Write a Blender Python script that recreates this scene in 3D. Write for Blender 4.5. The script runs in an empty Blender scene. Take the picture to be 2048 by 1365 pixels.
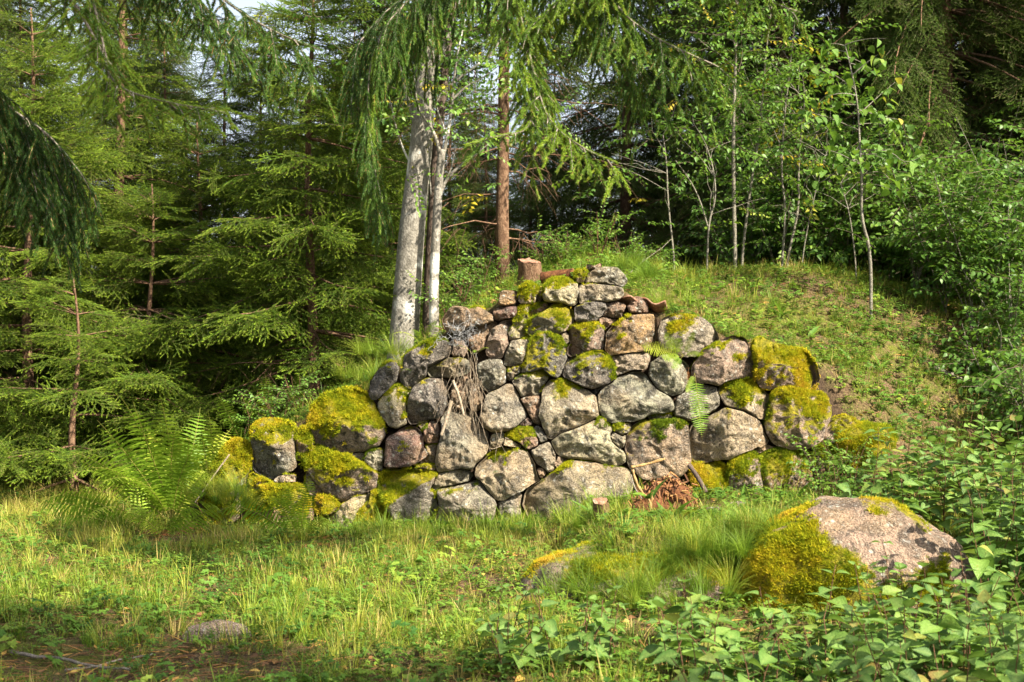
import bpy, math, random
import numpy as np
from mathutils import Vector, Matrix, Euler

sc = bpy.context.scene
COL = sc.collection
R = math.radians

# ------------------------------------------------------------------ camera
CAM_Z = 1.6
FPX = 2048 * 50.0 / 36.0            # focal length in photo pixels
cam_d = bpy.data.cameras.new('camera')
cam_d.lens = 50; cam_d.sensor_width = 36; cam_d.clip_start = 0.05; cam_d.clip_end = 2000
cam_d.dof.use_dof = True; cam_d.dof.focus_distance = 11.6; cam_d.dof.aperture_fstop = 4.5
cam = bpy.data.objects.new('camera', cam_d); COL.objects.link(cam)
cam.location = (0, 0, CAM_Z); cam.rotation_euler = (R(90), 0, 0)
sc.camera = cam

# ------------------------------------------------------------------ sky, sun, exposure
SUN_AZ, SUN_EL = R(50), R(43)       # azimuth: to the right of straight behind the camera
SUN = Vector((math.cos(SUN_EL)*math.sin(SUN_AZ), -math.cos(SUN_EL)*math.cos(SUN_AZ), math.sin(SUN_EL)))
world = bpy.data.worlds.new('World'); sc.world = world; world.use_nodes = True
wn = world.node_tree.nodes; wl = world.node_tree.links
bg = wn['Background']; bg.inputs['Strength'].default_value = 0.062
sky = wn.new('ShaderNodeTexSky'); sky.sky_type = 'NISHITA'; sky.sun_disc = False
sky.sun_elevation = SUN_EL; sky.sun_rotation = math.atan2(SUN.x, SUN.y)
sky.air_density = 1.0; sky.dust_density = 3.0; sky.ozone_density = 1.0
hs = wn.new('ShaderNodeHueSaturation'); hs.inputs['Saturation'].default_value = 0.5; hs.inputs['Value'].default_value = 1.5     # thin white cloud
wl.new(sky.outputs['Color'], hs.inputs['Color']); wl.new(hs.outputs['Color'], bg.inputs['Color'])
sun_d = bpy.data.lights.new('sun', 'SUN'); sun_d.energy = 5.0; sun_d.angle = R(0.5); sun_d.color = (1.0, 0.90, 0.73)
sun = bpy.data.objects.new('sun', sun_d); COL.objects.link(sun)
sun.rotation_euler = SUN.to_track_quat('Z', 'Y').to_euler(); sun.location = (10, -10, 20)

sc.view_settings.view_transform = 'Standard'; sc.view_settings.look = 'None'
sc.view_settings.exposure = 1.62; sc.view_settings.gamma = 1.0
cy = sc.cycles
cy.max_bounces = 4; cy.diffuse_bounces = 2; cy.glossy_bounces = 2; cy.transmission_bounces = 3; cy.transparent_max_bounces = 4
cy.caustics_reflective = False; cy.caustics_refractive = False
cy.use_denoising = True

rng = np.random.default_rng(7)
random.seed(7)

# ------------------------------------------------------------------ helpers
def at(px, py, Y):
    """the place seen at photo pixel (px, py) at distance Y"""
    return np.array([(px-1024.0)/FPX*Y, Y, CAM_Z-(py-682.5)/FPX*Y])

def _hash(i, j, k, seed):
    n = (i*374761393 + j*668265263 + k*1442695041 + seed*974711) & 0xffffffff
    n = ((n ^ (n >> 13))*1274126177) & 0xffffffff
    n = n ^ (n >> 16)
    return (n & 0xffff)/32767.5 - 1.0

def vnoise(P, seed=0):
    P = np.asarray(P, float); I = np.floor(P).astype(np.int64); f = P-I; u = f*f*(3-2*f)
    r = 0
    for dx in (0, 1):
        for dy in (0, 1):
            for dz in (0, 1):
                w = (u[..., 0] if dx else 1-u[..., 0])*(u[..., 1] if dy else 1-u[..., 1])*(u[..., 2] if dz else 1-u[..., 2])
                r = r+w*_hash(I[..., 0]+dx, I[..., 1]+dy, I[..., 2]+dz, seed)
    return r

def fbm(P, seed=0, oct=4, gain=0.5):
    P = np.asarray(P, float); a = 1.0; s = 0; t = 0
    for o in range(oct):
        s = s+a*vnoise(P*(2.03**o)+o*17.3, seed+o); t += a; a *= gain
    return s/t

def fbm2(x, y, scale, seed=0, oct=3):
    P = np.stack([np.asarray(x)*scale, np.asarray(y)*scale, np.zeros_like(np.asarray(x, float))+0.5], -1)
    return fbm(P, seed, oct)

def sstep(a, b, x):
    t = np.clip((x-a)/(b-a), 0, 1); return t*t*(3-2*t)

class MB:
    """collects triangles / quads, with an optional per-vertex value"""
    def __init__(s): s.V = []; s.F = []; s.A = []; s.n = 0
    def add(s, V, F, a=0.0):
        V = np.asarray(V, float).reshape(-1, 3); k = len(V)
        s.V.append(V); s.F += [tuple(int(i)+s.n for i in f) for f in F]
        s.A.append(np.full(k, a) if np.isscalar(a) else np.asarray(a, float)); s.n += k
    def tube(s, P, rad, sides=6, a=0.0, cap=True):
        P = np.asarray(P, float); n = len(P); rad = np.broadcast_to(np.asarray(rad, float), (n,))
        T = np.gradient(P, axis=0); T /= np.linalg.norm(T, axis=1)[:, None]+1e-9
        ref = np.array([0.0, 0, 1]) if abs(T[0][2]) < 0.9 else np.array([1.0, 0, 0])
        V = []
        for i in range(n):
            u = np.cross(T[i], ref); u /= np.linalg.norm(u)+1e-9; v = np.cross(T[i], u)
            th = np.arange(sides)*2*math.pi/sides
            V.append(P[i]+rad[i]*(np.cos(th)[:, None]*u+np.sin(th)[:, None]*v))
        F = [(i*sides+j, i*sides+(j+1) % sides, (i+1)*sides+(j+1) % sides, (i+1)*sides+j) for i in range(n-1) for j in range(sides)]
        if cap: F += [tuple(range(sides))[::-1], tuple((n-1)*sides+j for j in range(sides))]
        s.add(np.concatenate(V), F, a)
    def box(s, c, ax, ay, az, a=0.0):
        c = np.asarray(c, float); V = [c+i*np.asarray(ax)+j*np.asarray(ay)+k*np.asarray(az) for i in (-1, 1) for j in (-1, 1) for k in (-1, 1)]
        s.add(V, [(0, 1, 3, 2), (4, 6, 7, 5), (0, 4, 5, 1), (2, 3, 7, 6), (0, 2, 6, 4), (1, 5, 7, 3)], a)
    def verts(s): return np.concatenate(s.V) if s.V else np.zeros((0, 3))
    def mesh(s, name, mat, shift=(0, 0, 0), smooth=True):
        me = bpy.data.meshes.new(name); V = s.verts()-np.asarray(shift)
        me.from_pydata(V.tolist(), [], s.F); 
        if mat: me.materials.append(mat)
        at_ = me.attributes.new('val', 'FLOAT', 'POINT'); at_.data.foreach_set('value', np.concatenate(s.A).astype(np.float32))
        if smooth: me.polygons.foreach_set('use_smooth', np.ones(len(me.polygons), bool))
        me.update(); return me

WLOC = {}
def link(o, parent=None, wloc=(0, 0, 0)):
    COL.objects.link(o); w = np.asarray(wloc, float); WLOC[o.name] = w
    if parent is not None: o.parent = parent; o.location = w-WLOC[parent.name]
    else: o.location = w
    return o
def empty(name, loc):
    o = bpy.data.objects.new(name, None); o.empty_display_size = 0.1; return link(o, None, loc)
def build(mb, name, mat, parent=None, origin=None, smooth=True):
    V = mb.verts()
    if origin is None: origin = (V[:, 0].mean(), V[:, 1].mean(), V[:, 2].min()) if parent is None else V.mean(0)
    o = bpy.data.objects.new(name, mb.mesh(name, mat, origin, smooth)); return link(o, parent, origin)
def tag(o, label=None, cat=None, group=None, kind=None):
    if label: o['label'] = label
    if cat: o['category'] = cat
    if group: o['group'] = group
    if kind: o['kind'] = kind
    return o
def copy_tree(o, parent=None):
    c = o.copy(); COL.objects.link(c); c.parent = parent
    for ch in list(o.children): copy_tree(ch, c)
    return c

# ------------------------------------------------------------------ materials
class NT:
    def __init__(s, name):
        s.m = bpy.data.materials.new(name); s.m.use_nodes = True; s.t = s.m.node_tree; s.N = s.t.nodes; s.L = s.t.links
        s.b = s.N['Principled BSDF']; s.o = s.N['Material Output']
    def n(s, typ, **kw):
        x = s.N.new(typ)
        for k, v in kw.items():
            if k.startswith('i_'): x.inputs[k[2:].replace('_', ' ')].default_value = v
            else: setattr(x, k, v)
        return x
    def l(s, a, b): s.L.new(a, b)
    def noise(s, scale, detail=3, rough=0.55, vec=None, dist=0.0):
        x = s.n('ShaderNodeTexNoise'); x.inputs['Scale'].default_value = scale; x.inputs['Detail'].default_value = detail
        x.inputs['Roughness'].default_value = rough; x.inputs['Distortion'].default_value = dist
        if vec is not None: s.l(vec, x.inputs['Vector'])
        return x.outputs['Fac']
    def ramp(s, fac, stops, interp='LINEAR'):
        x = s.n('ShaderNodeValToRGB'); x.color_ramp.interpolation = interp; e = x.color_ramp.elements
        while len(e) < len(stops): e.new(0.5)
        for k, (p, c) in zip(e, stops):
            k.position = p; k.color = (*c, 1) if len(c) == 3 else c
        s.l(fac, x.inputs['Fac']); return x.outputs['Color']
    def rng(s, fac, a, b, c=0.0, d=1.0):
        x = s.n('ShaderNodeMapRange'); x.inputs[1].default_value = a; x.inputs[2].default_value = b; x.inputs[3].default_value = c; x.inputs[4].default_value = d
        s.l(fac, x.inputs[0]); return x.outputs[0]
    def mix(s, fac, a, b, mode='MIX'):
        x = s.n('ShaderNodeMix', data_type='RGBA', blend_type=mode)
        for sock, v in ((x.inputs[0], fac), (x.inputs[6], a), (x.inputs[7], b)):
            if hasattr(v, 'links'): s.l(v, sock)
            else: sock.default_value = v if np.isscalar(v) else (*v, 1) if len(v) == 3 else v
        return x.outputs[2]
    def math(s, op, a, b=0.0):
        x = s.n('ShaderNodeMath', operation=op)
        for sock, v in ((x.inputs[0], a), (x.inputs[1], b)):
            if hasattr(v, 'links'): s.l(v, sock)
            else: sock.default_value = v
        return x.outputs[0]
    def bump(s, h, strength=0.5, dist=0.02):
        x = s.n('ShaderNodeBump'); x.inputs['Strength'].default_value = strength; x.inputs['Distance'].default_value = dist
        s.l(h, x.inputs['Height']); s.l(x.outputs['Normal'], s.b.inputs['Normal'])
    def obj(s): return s.n('ShaderNodeTexCoord').outputs['Object']
    def pos(s): return s.n('ShaderNodeNewGeometry').outputs['Position']
    def attr(s, name, typ='GEOMETRY'):
        x = s.n('ShaderNodeAttribute', attribute_name=name, attribute_type=typ); return x.outputs['Fac']
    def rand(s): return s.n('ShaderNodeObjectInfo').outputs['Random']

def leaf_mat(name, stops, tips=None, trans=0.35, rough=0.5, spec=0.3, by='tint', stem=None):
    """foliage: colour by a per-instance 'tint' (or per-object random); 'val' on the mesh blends to the tip colour"""
    q = NT(name)
    f = q.attr('tint', 'INSTANCER') if by == 'tint' else q.rand()
    c = q.ramp(f, stops)
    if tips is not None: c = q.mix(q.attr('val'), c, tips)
    if stem is not None:
        c = q.mix(q.rng(q.attr('val'), 1.5, 1.6), c, stem)
    if by == 'obj':     # blotches and fine puckering on single leaves
        nz = q.noise(6.0, 4, 0.6, q.obj()); c = q.mix(q.rng(nz, 0.42, 0.68, 0.0, 0.45), c, q.mix(0.55, c, (0.02, 0.04, 0.01))); c = q.mix(q.rng(q.noise(14.0, 2, 0.5, q.obj()), 0.66, 0.74, 0.0, 0.6), c, (0.28, 0.20, 0.05)); q.bump(q.noise(11.0, 3, 0.6, q.obj()), 0.35, 0.05)
    q.l(c, q.b.inputs['Base Color']); q.b.inputs['Roughness'].default_value = rough; q.b.inputs['Specular IOR Level'].default_value = spec
    tr = q.n('ShaderNodeBsdfTranslucent'); bright = q.mix(0.3, c, (0.28, 0.48, 0.03)) if trans > 0.0 else c
    q.l(bright, tr.inputs['Color'])
    ms = q.n('ShaderNodeMixShader'); ms.inputs[0].default_value = trans
    q.l(q.b.outputs[0], ms.inputs[1]); q.l(tr.outputs[0], ms.inputs[2]); q.l(ms.outputs[0], q.o.inputs['Surface'])
    return q.m

def bark_mat(name, c1, c2, c3, scale=14, vstretch=0.25, lichen=None):
    q = NT(name); mp = q.n('ShaderNodeMapping'); q.l(q.pos(), mp.inputs['Vector']); mp.inputs['Scale'].default_value = (1, 1, vstretch)
    v = mp.outputs[0]
    a = q.noise(scale, 5, 0.65, v, 0.6); b = q.noise(scale*3.5, 4, 0.6, v); big = q.noise(2.2, 4, 0.6, q.pos())
    c = q.ramp(a, [(0.3, c1), (0.52, c2), (0.72, c3)])
    c = q.mix(q.rng(b, 0.35, 0.65, 0.0, 0.55), c, tuple(x*0.55 for x in c1))
    if lichen: c = q.mix(q.rng(big, 0.56, 0.63), c, lichen)
    q.l(c, q.b.inputs['Base Color']); q.b.inputs['Roughness'].default_value = 0.9; q.b.inputs['Specular IOR Level'].default_value = 0.15
    q.bump(q.math('ADD', a, b), 0.7, 0.02); return q.m

M = {}
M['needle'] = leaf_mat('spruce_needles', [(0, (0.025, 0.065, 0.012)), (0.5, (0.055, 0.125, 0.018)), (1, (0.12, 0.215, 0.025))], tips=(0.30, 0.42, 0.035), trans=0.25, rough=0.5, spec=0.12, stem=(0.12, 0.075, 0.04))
M['needle_dark'] = leaf_mat('shaded_spruce_needles', [(0, (0.022, 0.055, 0.010)), (0.5, (0.045, 0.10, 0.014)), (1, (0.09, 0.15, 0.02))], tips=(0.12, 0.19, 0.025), trans=0.12, rough=0.5, spec=0.12, stem=(0.10, 0.065, 0.04))  # darker copy of the needles, the shade of the wood put into the colour
M['needle_near'] = leaf_mat('hanging_spruce_needles', [(0, (0.025, 0.06, 0.016)), (0.5, (0.08, 0.16, 0.025)), (1, (0.23, 0.34, 0.03))], tips=None, trans=0.2, rough=0.45, spec=0.18, stem=(0.34, 0.20, 0.08))
M['grass'] = leaf_mat('grass_blades', [(0, (0.08, 0.165, 0.015)), (0.35, (0.18, 0.27, 0.022)), (0.65, (0.34, 0.34, 0.045)), (1, (0.46, 0.34, 0.12))], trans=0.35, rough=0.5)
M['herb'] = leaf_mat('low_herb_leaves', [(0, (0.045, 0.12, 0.02)), (0.5, (0.12, 0.235, 0.03)), (1, (0.28, 0.36, 0.045))], trans=0.35, rough=0.5, stem=(0.16, 0.14, 0.04))
M['broad'] = leaf_mat('broad_leaves', [(0, (0.045, 0.115, 0.025)), (0.45, (0.085, 0.19, 0.032)), (0.9, (0.15, 0.27, 0.04)), (0.97, (0.30, 0.32, 0.05)), (1, (0.25, 0.15, 0.05))], tips=(0.26, 0.38, 0.10), trans=0.3, rough=0.45, spec=0.35, by='obj')
M['broad_light'] = leaf_mat('light_broad_leaves', [(0, (0.07, 0.16, 0.025)), (0.6, (0.12, 0.24, 0.03)), (0.94, (0.18, 0.30, 0.04)), (1, (0.45, 0.34, 0.04))], trans=0.35, rough=0.45, by='obj')
M['tree_leaf'] = leaf_mat('tree_leaves', [(0, (0.05, 0.12, 0.02)), (0.6, (0.10, 0.20, 0.03)), (0.93, (0.17, 0.27, 0.03)), (1, (0.42, 0.33, 0.03))], trans=0.35, rough=0.45, stem=(0.16, 0.12, 0.08))
M['fern'] = leaf_mat('fern_fronds', [(0, (0.15, 0.27, 0.02)), (0.6, (0.26, 0.38, 0.03)), (1, (0.40, 0.46, 0.05))], trans=0.4, rough=0.5, by='obj', stem=(0.36, 0.32, 0.08))
M['fern_dead'] = leaf_mat('withered_fern', [(0, (0.20, 0.06, 0.02)), (1, (0.34, 0.12, 0.03))], trans=0.15, rough=0.8, by='obj', stem=(0.2, 0.08, 0.03))
M['moss'] = leaf_mat('moss_tufts', [(0, (0.11, 0.16, 0.010)), (0.35, (0.30, 0.325, 0.012)), (0.7, (0.50, 0.41, 0.016)), (1, (0.52, 0.33, 0.035))], trans=0.3, rough=0.8, spec=0.1)
M['litter'] = leaf_mat('fallen_leaf', [(0, (0.12, 0.06, 0.03)), (0.35, (0.25, 0.12, 0.05)), (0.7, (0.45, 0.26, 0.06)), (1, (0.62, 0.42, 0.10))], trans=0.15, rough=0.7)
M['stick'] = bark_mat('dead_wood', (0.16, 0.13, 0.10), (0.30, 0.26, 0.21), (0.45, 0.42, 0.36), 30, 1.0)
M['stem_red'] = bark_mat('shrub_stem', (0.10, 0.05, 0.03), (0.17, 0.09, 0.05), (0.22, 0.14, 0.08), 30, 0.5)
M['stem_grey'] = bark_mat('sapling_bark', (0.14, 0.125, 0.10), (0.26, 0.24, 0.19), (0.40, 0.38, 0.33), 22, 1.6)
M['beech'] = bark_mat('beech_bark', (0.12, 0.11, 0.09), (0.27, 0.25, 0.21), (0.44, 0.41, 0.355), 20, 0.6, lichen=(0.60, 0.58, 0.52))
M['spruce_bark'] = bark_mat('spruce_bark', (0.10, 0.055, 0.035), (0.21, 0.125, 0.075), (0.33, 0.22, 0.14), 26, 0.45)
M['dark_bark'] = bark_mat('dark_bark', (0.06, 0.045, 0.035), (0.13, 0.095, 0.075), (0.2, 0.16, 0.13), 20, 0.4)
M['rot'] = bark_mat('rotten_wood', (0.05, 0.022, 0.012), (0.17, 0.07, 0.03), (0.33, 0.15, 0.06), 22, 0.5)
M['splinter'] = leaf_mat('wood_splinters', [(0, (0.10, 0.045, 0.02)), (0.5, (0.28, 0.13, 0.05)), (1, (0.48, 0.27, 0.10))], trans=0.0, rough=0.8)
M['cut_wood'] = bark_mat('cut_wood', (0.36, 0.20, 0.08), (0.52, 0.33, 0.14), (0.60, 0.42, 0.22), 40, 0.2)
M['tile'] = bark_mat('clay_tile', (0.22, 0.10, 0.06), (0.33, 0.18, 0.12), (0.45, 0.32, 0.24), 16, 1.0)
M['root'] = bark_mat('dry_roots', (0.28, 0.21, 0.14), (0.42, 0.34, 0.25), (0.55, 0.48, 0.38), 30, 1.0)
q = NT('weathered_wire'); q.b.inputs['Base Color'].default_value = (0.24, 0.24, 0.24, 1); q.b.inputs['Metallic'].default_value = 0.3; q.b.inputs['Roughness'].default_value = 0.55; M['wire'] = q.m

def stone_material():
    q = NT('fieldstone'); P = q.pos(); O = q.n('ShaderNodeObjectInfo')
    base = O.outputs['Color']
    n1 = q.noise(7.5, 6, 0.68, P, 0.8); n2 = q.noise(26, 5, 0.7, P); n3 = q.noise(95, 3, 0.7, P); n4 = q.noise(2.3, 3, 0.5, P)
    c = q.mix(q.rng(n1, 0.43, 0.56, 0.0, 0.95), base, q.mix(0.75, base, (0.06, 0.05, 0.042)))
    c = q.mix(q.rng(n4, 0.50, 0.64, 0.0, 0.45), c, (0.40, 0.27, 0.14))
    # grains of the granite
    c = q.mix(q.rng(n3, 0.55, 0.61, 0.0, 0.6), c, (0.46, 0.40, 0.31))
    c = q.mix(q.rng(n3, 0.46, 0.40, 0.0, 0.65), c, (0.05, 0.045, 0.04))
    # pale crusty lichen
    vo = q.n('ShaderNodeTexVoronoi'); vo.inputs['Scale'].default_value = 19; q.l(P, vo.inputs['Vector'])
    spots = q.math('MULTIPLY', q.rng(q.math('ADD', vo.outputs['Distance'], q.math('MULTIPLY', n2, 0.7)), 0.66, 0.50), q.rng(q.noise(7, 4, 0.6, P), 0.47, 0.60))
    c = q.mix(q.math('MULTIPLY', spots, 0.9), c, (0.56, 0.56, 0.48))
    spots2 = q.math('MULTIPLY', q.rng(n2, 0.55, 0.63), q.rng(n1, 0.52, 0.62))
    c = q.mix(q.math('MULTIPLY', spots2, 0.6), c, (0.54, 0.53, 0.48))
    dk = q.math('MULTIPLY', q.rng(q.noise(13, 5, 0.7, P, 0.5), 0.55, 0.62), q.rng(q.noise(3.1, 3, 0.6, P), 0.44, 0.56))
    c = q.mix(q.math('MULTIPLY', dk, 0.85), c, (0.045, 0.042, 0.038))
    # thin moss crust under the tufts
    mo = q.attr('val'); mc = q.ramp(n2, [(0.3, (0.10, 0.10, 0.012)), (0.55, (0.27, 0.24, 0.018)), (0.75, (0.42, 0.32, 0.02))])
    c = q.mix(q.rng(q.math('ADD', mo, q.math('MULTIPLY', q.math('SUBTRACT', n2, 0.5), 0.9)), 0.35, 0.6), c, mc)
    q.l(c, q.b.inputs['Base Color']); q.b.inputs['Roughness'].default_value = 0.88; q.b.inputs['Specular IOR Level'].default_value = 0.2
    h = q.math('ADD', q.math('MULTIPLY', n1, 1.2), q.math('ADD', q.math('MULTIPLY', n2, 0.9), q.math('MULTIPLY', n3, 0.3)))
    q.bump(h, 1.0, 0.065); return q.m
M['stone'] = stone_material()

def ground_material():
    q = NT('forest_floor'); P = q.pos()
    a = q.noise(0.9, 4, 0.6, P); b = q.noise(9, 5, 0.65, P); c_ = q.noise(60, 4, 0.7, P)
    soil = q.ramp(c_, [(0.3, (0.03, 0.02, 0.012)), (0.5, (0.10, 0.065, 0.035)), (0.62, (0.20, 0.14, 0.075)), (0.75, (0.33, 0.26, 0.16))])
    green = q.ramp(c_, [(0.3, (0.035, 0.05, 0.01)), (0.55, (0.12, 0.135, 0.02)), (0.75, (0.24, 0.22, 0.05))])
    c = q.mix(q.rng(q.math('ADD', q.math('MULTIPLY', a, 0.6), q.math('MULTIPLY', b, 0.5)), 0.50, 0.66), soil, green)
    c = q.mix(q.attr('val'), c, q.ramp(c_, [(0.3, (0.02, 0.014, 0.01)), (0.7, (0.09, 0.06, 0.04))]))
    q.l(c, q.b.inputs['Base Color']); q.b.inputs['Roughness'].default_value = 0.95; q.b.inputs['Specular IOR Level'].default_value = 0.1
    q.bump(q.math('ADD', b, c_), 0.8, 0.03); return q.m
M['ground'] = ground_material()

# ------------------------------------------------------------------ scatter (geometry-node instances of raw meshes, for what nobody could count)
def frames(D, U):
    D = np.asarray(D, float); D = D/(np.linalg.norm(D, axis=1)[:, None]+1e-9)
    U = np.asarray(U, float); U = U-D*(U*D).sum(1)[:, None]; nU = np.linalg.norm(U, axis=1)[:, None]
    U = np.where(nU < 1e-4, np.array([[0.0, 1, 0]]), U/(nU+1e-9)); Yv = np.cross(U, D)
    ry = -np.arcsin(np.clip(D[:, 2], -1, 1)); rx = np.arctan2(Yv[:, 2], U[:, 2]); rz = np.arctan2(D[:, 1], D[:, 0])
    return np.stack([rx, ry, rz], 1)

_groups = {}
def scatter_group(key, meshes):
    if key in _groups: return _groups[key]
    g = bpy.data.node_groups.new('scatter_'+key, 'GeometryNodeTree')
    g.interface.new_socket('Geometry', in_out='INPUT', socket_type='NodeSocketGeometry'); g.interface.new_socket('Geometry', in_out='OUTPUT', socket_type='NodeSocketGeometry')
    N = g.nodes; L = g.links; gi = N.new('NodeGroupInput'); go = N.new('NodeGroupOutput')
    ip = N.new('GeometryNodeInstanceOnPoints'); L.new(gi.outputs[0], ip.inputs['Points']); L.new(ip.outputs[0], go.inputs[0])
    jn = N.new('GeometryNodeJoinGeometry')
    for me in meshes:
        po = bpy.data.objects.new('source_'+key, me)      # never linked to the scene
        oi = N.new('GeometryNodeObjectInfo'); oi.inputs['Object'].default_value = po; oi.transform_space = 'ORIGINAL'
        gt = N.new('GeometryNodeGeometryToInstance'); L.new(oi.outputs['Geometry'], gt.inputs[0]); L.new(gt.outputs[0], jn.inputs[0])
    L.new(jn.outputs[0], ip.inputs['Instance']); ip.inputs['Pick Instance'].default_value = True
    def na(name, typ):
        x = N.new('GeometryNodeInputNamedAttribute'); x.data_type = typ; x.inputs['Name'].default_value = name; return x.outputs['Attribute']
    L.new(na('idx', 'INT'), ip.inputs['Instance Index'])
    e = N.new('FunctionNodeEulerToRotation'); L.new(na('rot', 'FLOAT_VECTOR'), e.inputs[0]); L.new(e.outputs[0], ip.inputs['Rotation'])
    L.new(na('scl', 'FLOAT'), ip.inputs['Scale'])
    _groups[key] = g; return g

def scatter(name, key, meshes, P, D, U, S, T, parent=None, origin=None, seed=0):
    """P points, D growth direction (local x), U local up (z), S scale, T tint"""
    P = np.asarray(P, float).reshape(-1, 3); n = len(P)
    r = np.random.default_rng(seed)
    if origin is None: origin = WLOC[parent.name] if parent is not None else np.array([P[:, 0].mean(), P[:, 1].mean(), P[:, 2].min()])
    me = bpy.data.meshes.new(name); me.vertices.add(n); me.vertices.foreach_set('co', (P-origin).astype(np.float32).ravel())
    a = me.attributes.new('rot', 'FLOAT_VECTOR', 'POINT'); a.data.foreach_set('vector', frames(D, U).astype(np.float32).ravel())
    a = me.attributes.new('scl', 'FLOAT', 'POINT'); a.data.foreach_set('value', np.broadcast_to(np.asarray(S, np.float32), (n,)).copy())
    a = me.attributes.new('tint', 'FLOAT', 'POINT'); a.data.foreach_set('value', np.broadcast_to(np.asarray(T, np.float32), (n,)).copy())
    a = me.attributes.new('idx', 'INT', 'POINT'); a.data.foreach_set('value', r.integers(0, len(meshes), n).astype(np.int32))
    o = bpy.data.objects.new(name, me); md = o.modifiers.new('scatter', 'NODES'); md.node_group = scatter_group(key, meshes)
    link(o, parent, origin); o['kind'] = 'stuff'; return o

# ------------------------------------------------------------------ the lie of the land
def wall_y(x, z): return 12.15+0.16*np.asarray(z)+0.022*(np.asarray(x)-0.3)**2
def at_wall(px, py):
    Y = 12.3
    for _ in range(4):
        p = at(px, py, Y); Y = float(wall_y(p[0], p[2]))
    return at(px, py, Y)
_top = [(330, 1010), (400, 990), (430, 950), (480, 900), (560, 862), (640, 815), (740, 775), (790, 735), (860, 690), (900, 655), (980, 612), (1040, 585), (1120, 572), (1200, 556), (1260, 590), (1320, 625), (1400, 655), (1480, 690), (1620, 722), (1720, 752), (1800, 785), (1880, 830), (1960, 880), (2100, 960), (2300, 1010)]
_tx = np.array([at(a, b, 12.4)[0] for a, b in _top]); _tz = np.array([at(a, b, 12.4)[2] for a, b in _top])
def land(x, y):
    x = np.asarray(x, float); y = np.asarray(y, float)
    front = 0.05*fbm2(x, y, 0.45, 3)+0.025*fbm2(x, y, 2.0, 5)
    front = front+0.10*sstep(0.4, 1.8, x)*sstep(9.3, 11.6, y)*(1-sstep(5, 8, x))
    front = front+0.36*sstep(8.65, 9.1, y+0.12*fbm2(x, y, 1.5, 13))*(1-0.55*sstep(9.5, 11, y))*sstep(0.3, 0.7, x)*(1-sstep(2.3, 2.9, x))
    H = np.interp(x, _tx, _tz, left=0.0, right=0.12)
    rise = np.interp(x, [-4, -2.0, -1.0, 0, 1.0, 2.0, 3.0, 4.0, 4.5, 5.7, 8, 12], [0.0, 0.10, 0.18, 0.22, 0.48, 0.75, 1.05, 1.45, 1.65, 1.6, 1.0, 0.4])
    up = sstep(12.5, 15.8, y); fall = sstep(16.4, 23.0, y)
    back = H*(1-0.75*fall)+rise*up*(1-0.8*fall)+0.06*fbm2(x, y, 0.6, 8)+0.025*fbm2(x, y, 2.3, 9)
    back = np.maximum(back, front*0.6)
    wid = 0.42+2.2*sstep(2.55, 3.6, x)+0.9*sstep(-2.35, -3.0, x)
    y0 = wall_y(x, 0)+0.10-1.4*sstep(2.55, 3.5, x)-0.25*sstep(-2.35, -3.0, x)
    t = np.clip((y-y0)/wid, 0, 1); t = t*t*(3-2*t)
    far = sstep(25, 60, np.hypot(x, y))
    z = front*(1-t)+back*t
    return z*(1-far)+far*(0.4+0.8*fbm2(x, y, 0.02, 11, 2))
def land_n(x, y):
    e = 0.05; dx = (land(x+e, y)-land(x-e, y))/(2*e); dy = (land(x, y+e)-land(x, y-e))/(2*e)
    n = np.stack([-dx, -dy, np.ones_like(dx)], -1); return n/np.linalg.norm(n, axis=-1)[..., None]

def axis(parts, outer, grow=1.25):
    a = [parts[0][0]]
    for s, e, d in parts: a += list(np.arange(s+d, e+d*0.5, d))
    d = parts[-1][2]
    while a[-1] < outer[1]: d *= grow; a.append(a[-1]+d)
    d = parts[0][2]; b = [a[0]]
    while b[-1] > outer[0]: d *= grow; b.append(b[-1]-d)
    return np.array(b[:0:-1]+a)
gx = axis([(-6.5, 7.5, 0.055)], (-400, 400)); gy = axis([(4.5, 11.9, 0.06), (11.9, 13.2, 0.035), (13.2, 18.0, 0.07)], (-120, 700))
GX, GY = np.meshgrid(gx, gy); GZ = land(GX, GY)
nx, ny = len(gx), len(gy)
me = bpy.data.meshes.new('ground'); V = np.stack([GX, GY, GZ], -1).reshape(-1, 3)
ii = (np.arange(ny-1)[:, None]*nx+np.arange(nx-1)[None, :]).ravel()
Fq = np.stack([ii, ii+1, ii+nx+1, ii+nx], 1)
me.vertices.add(len(V)); me.vertices.foreach_set('co', V.astype(np.float32).ravel())
me.loops.add(Fq.size); me.loops.foreach_set('vertex_index', Fq.astype(np.int32).ravel())
me.polygons.add(len(Fq)); me.polygons.foreach_set('loop_start', np.arange(0, Fq.size, 4, dtype=np.int32)); me.polygons.foreach_set('use_smooth', np.ones(len(Fq), bool))
me.update(calc_edges=True); me.materials.append(M['ground'])
steep = 1-sstep(0.35, 0.75, land_n(GX, GY)[..., 2])
a_ = me.attributes.new('val', 'FLOAT', 'POINT'); a_.data.foreach_set('value', steep.astype(np.float32).ravel())
ground = bpy.data.objects.new('ground', me); link(ground); tag(ground, 'grassy forest floor rising into an earth mound behind the stone wall', 'ground', kind='structure')

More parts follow.
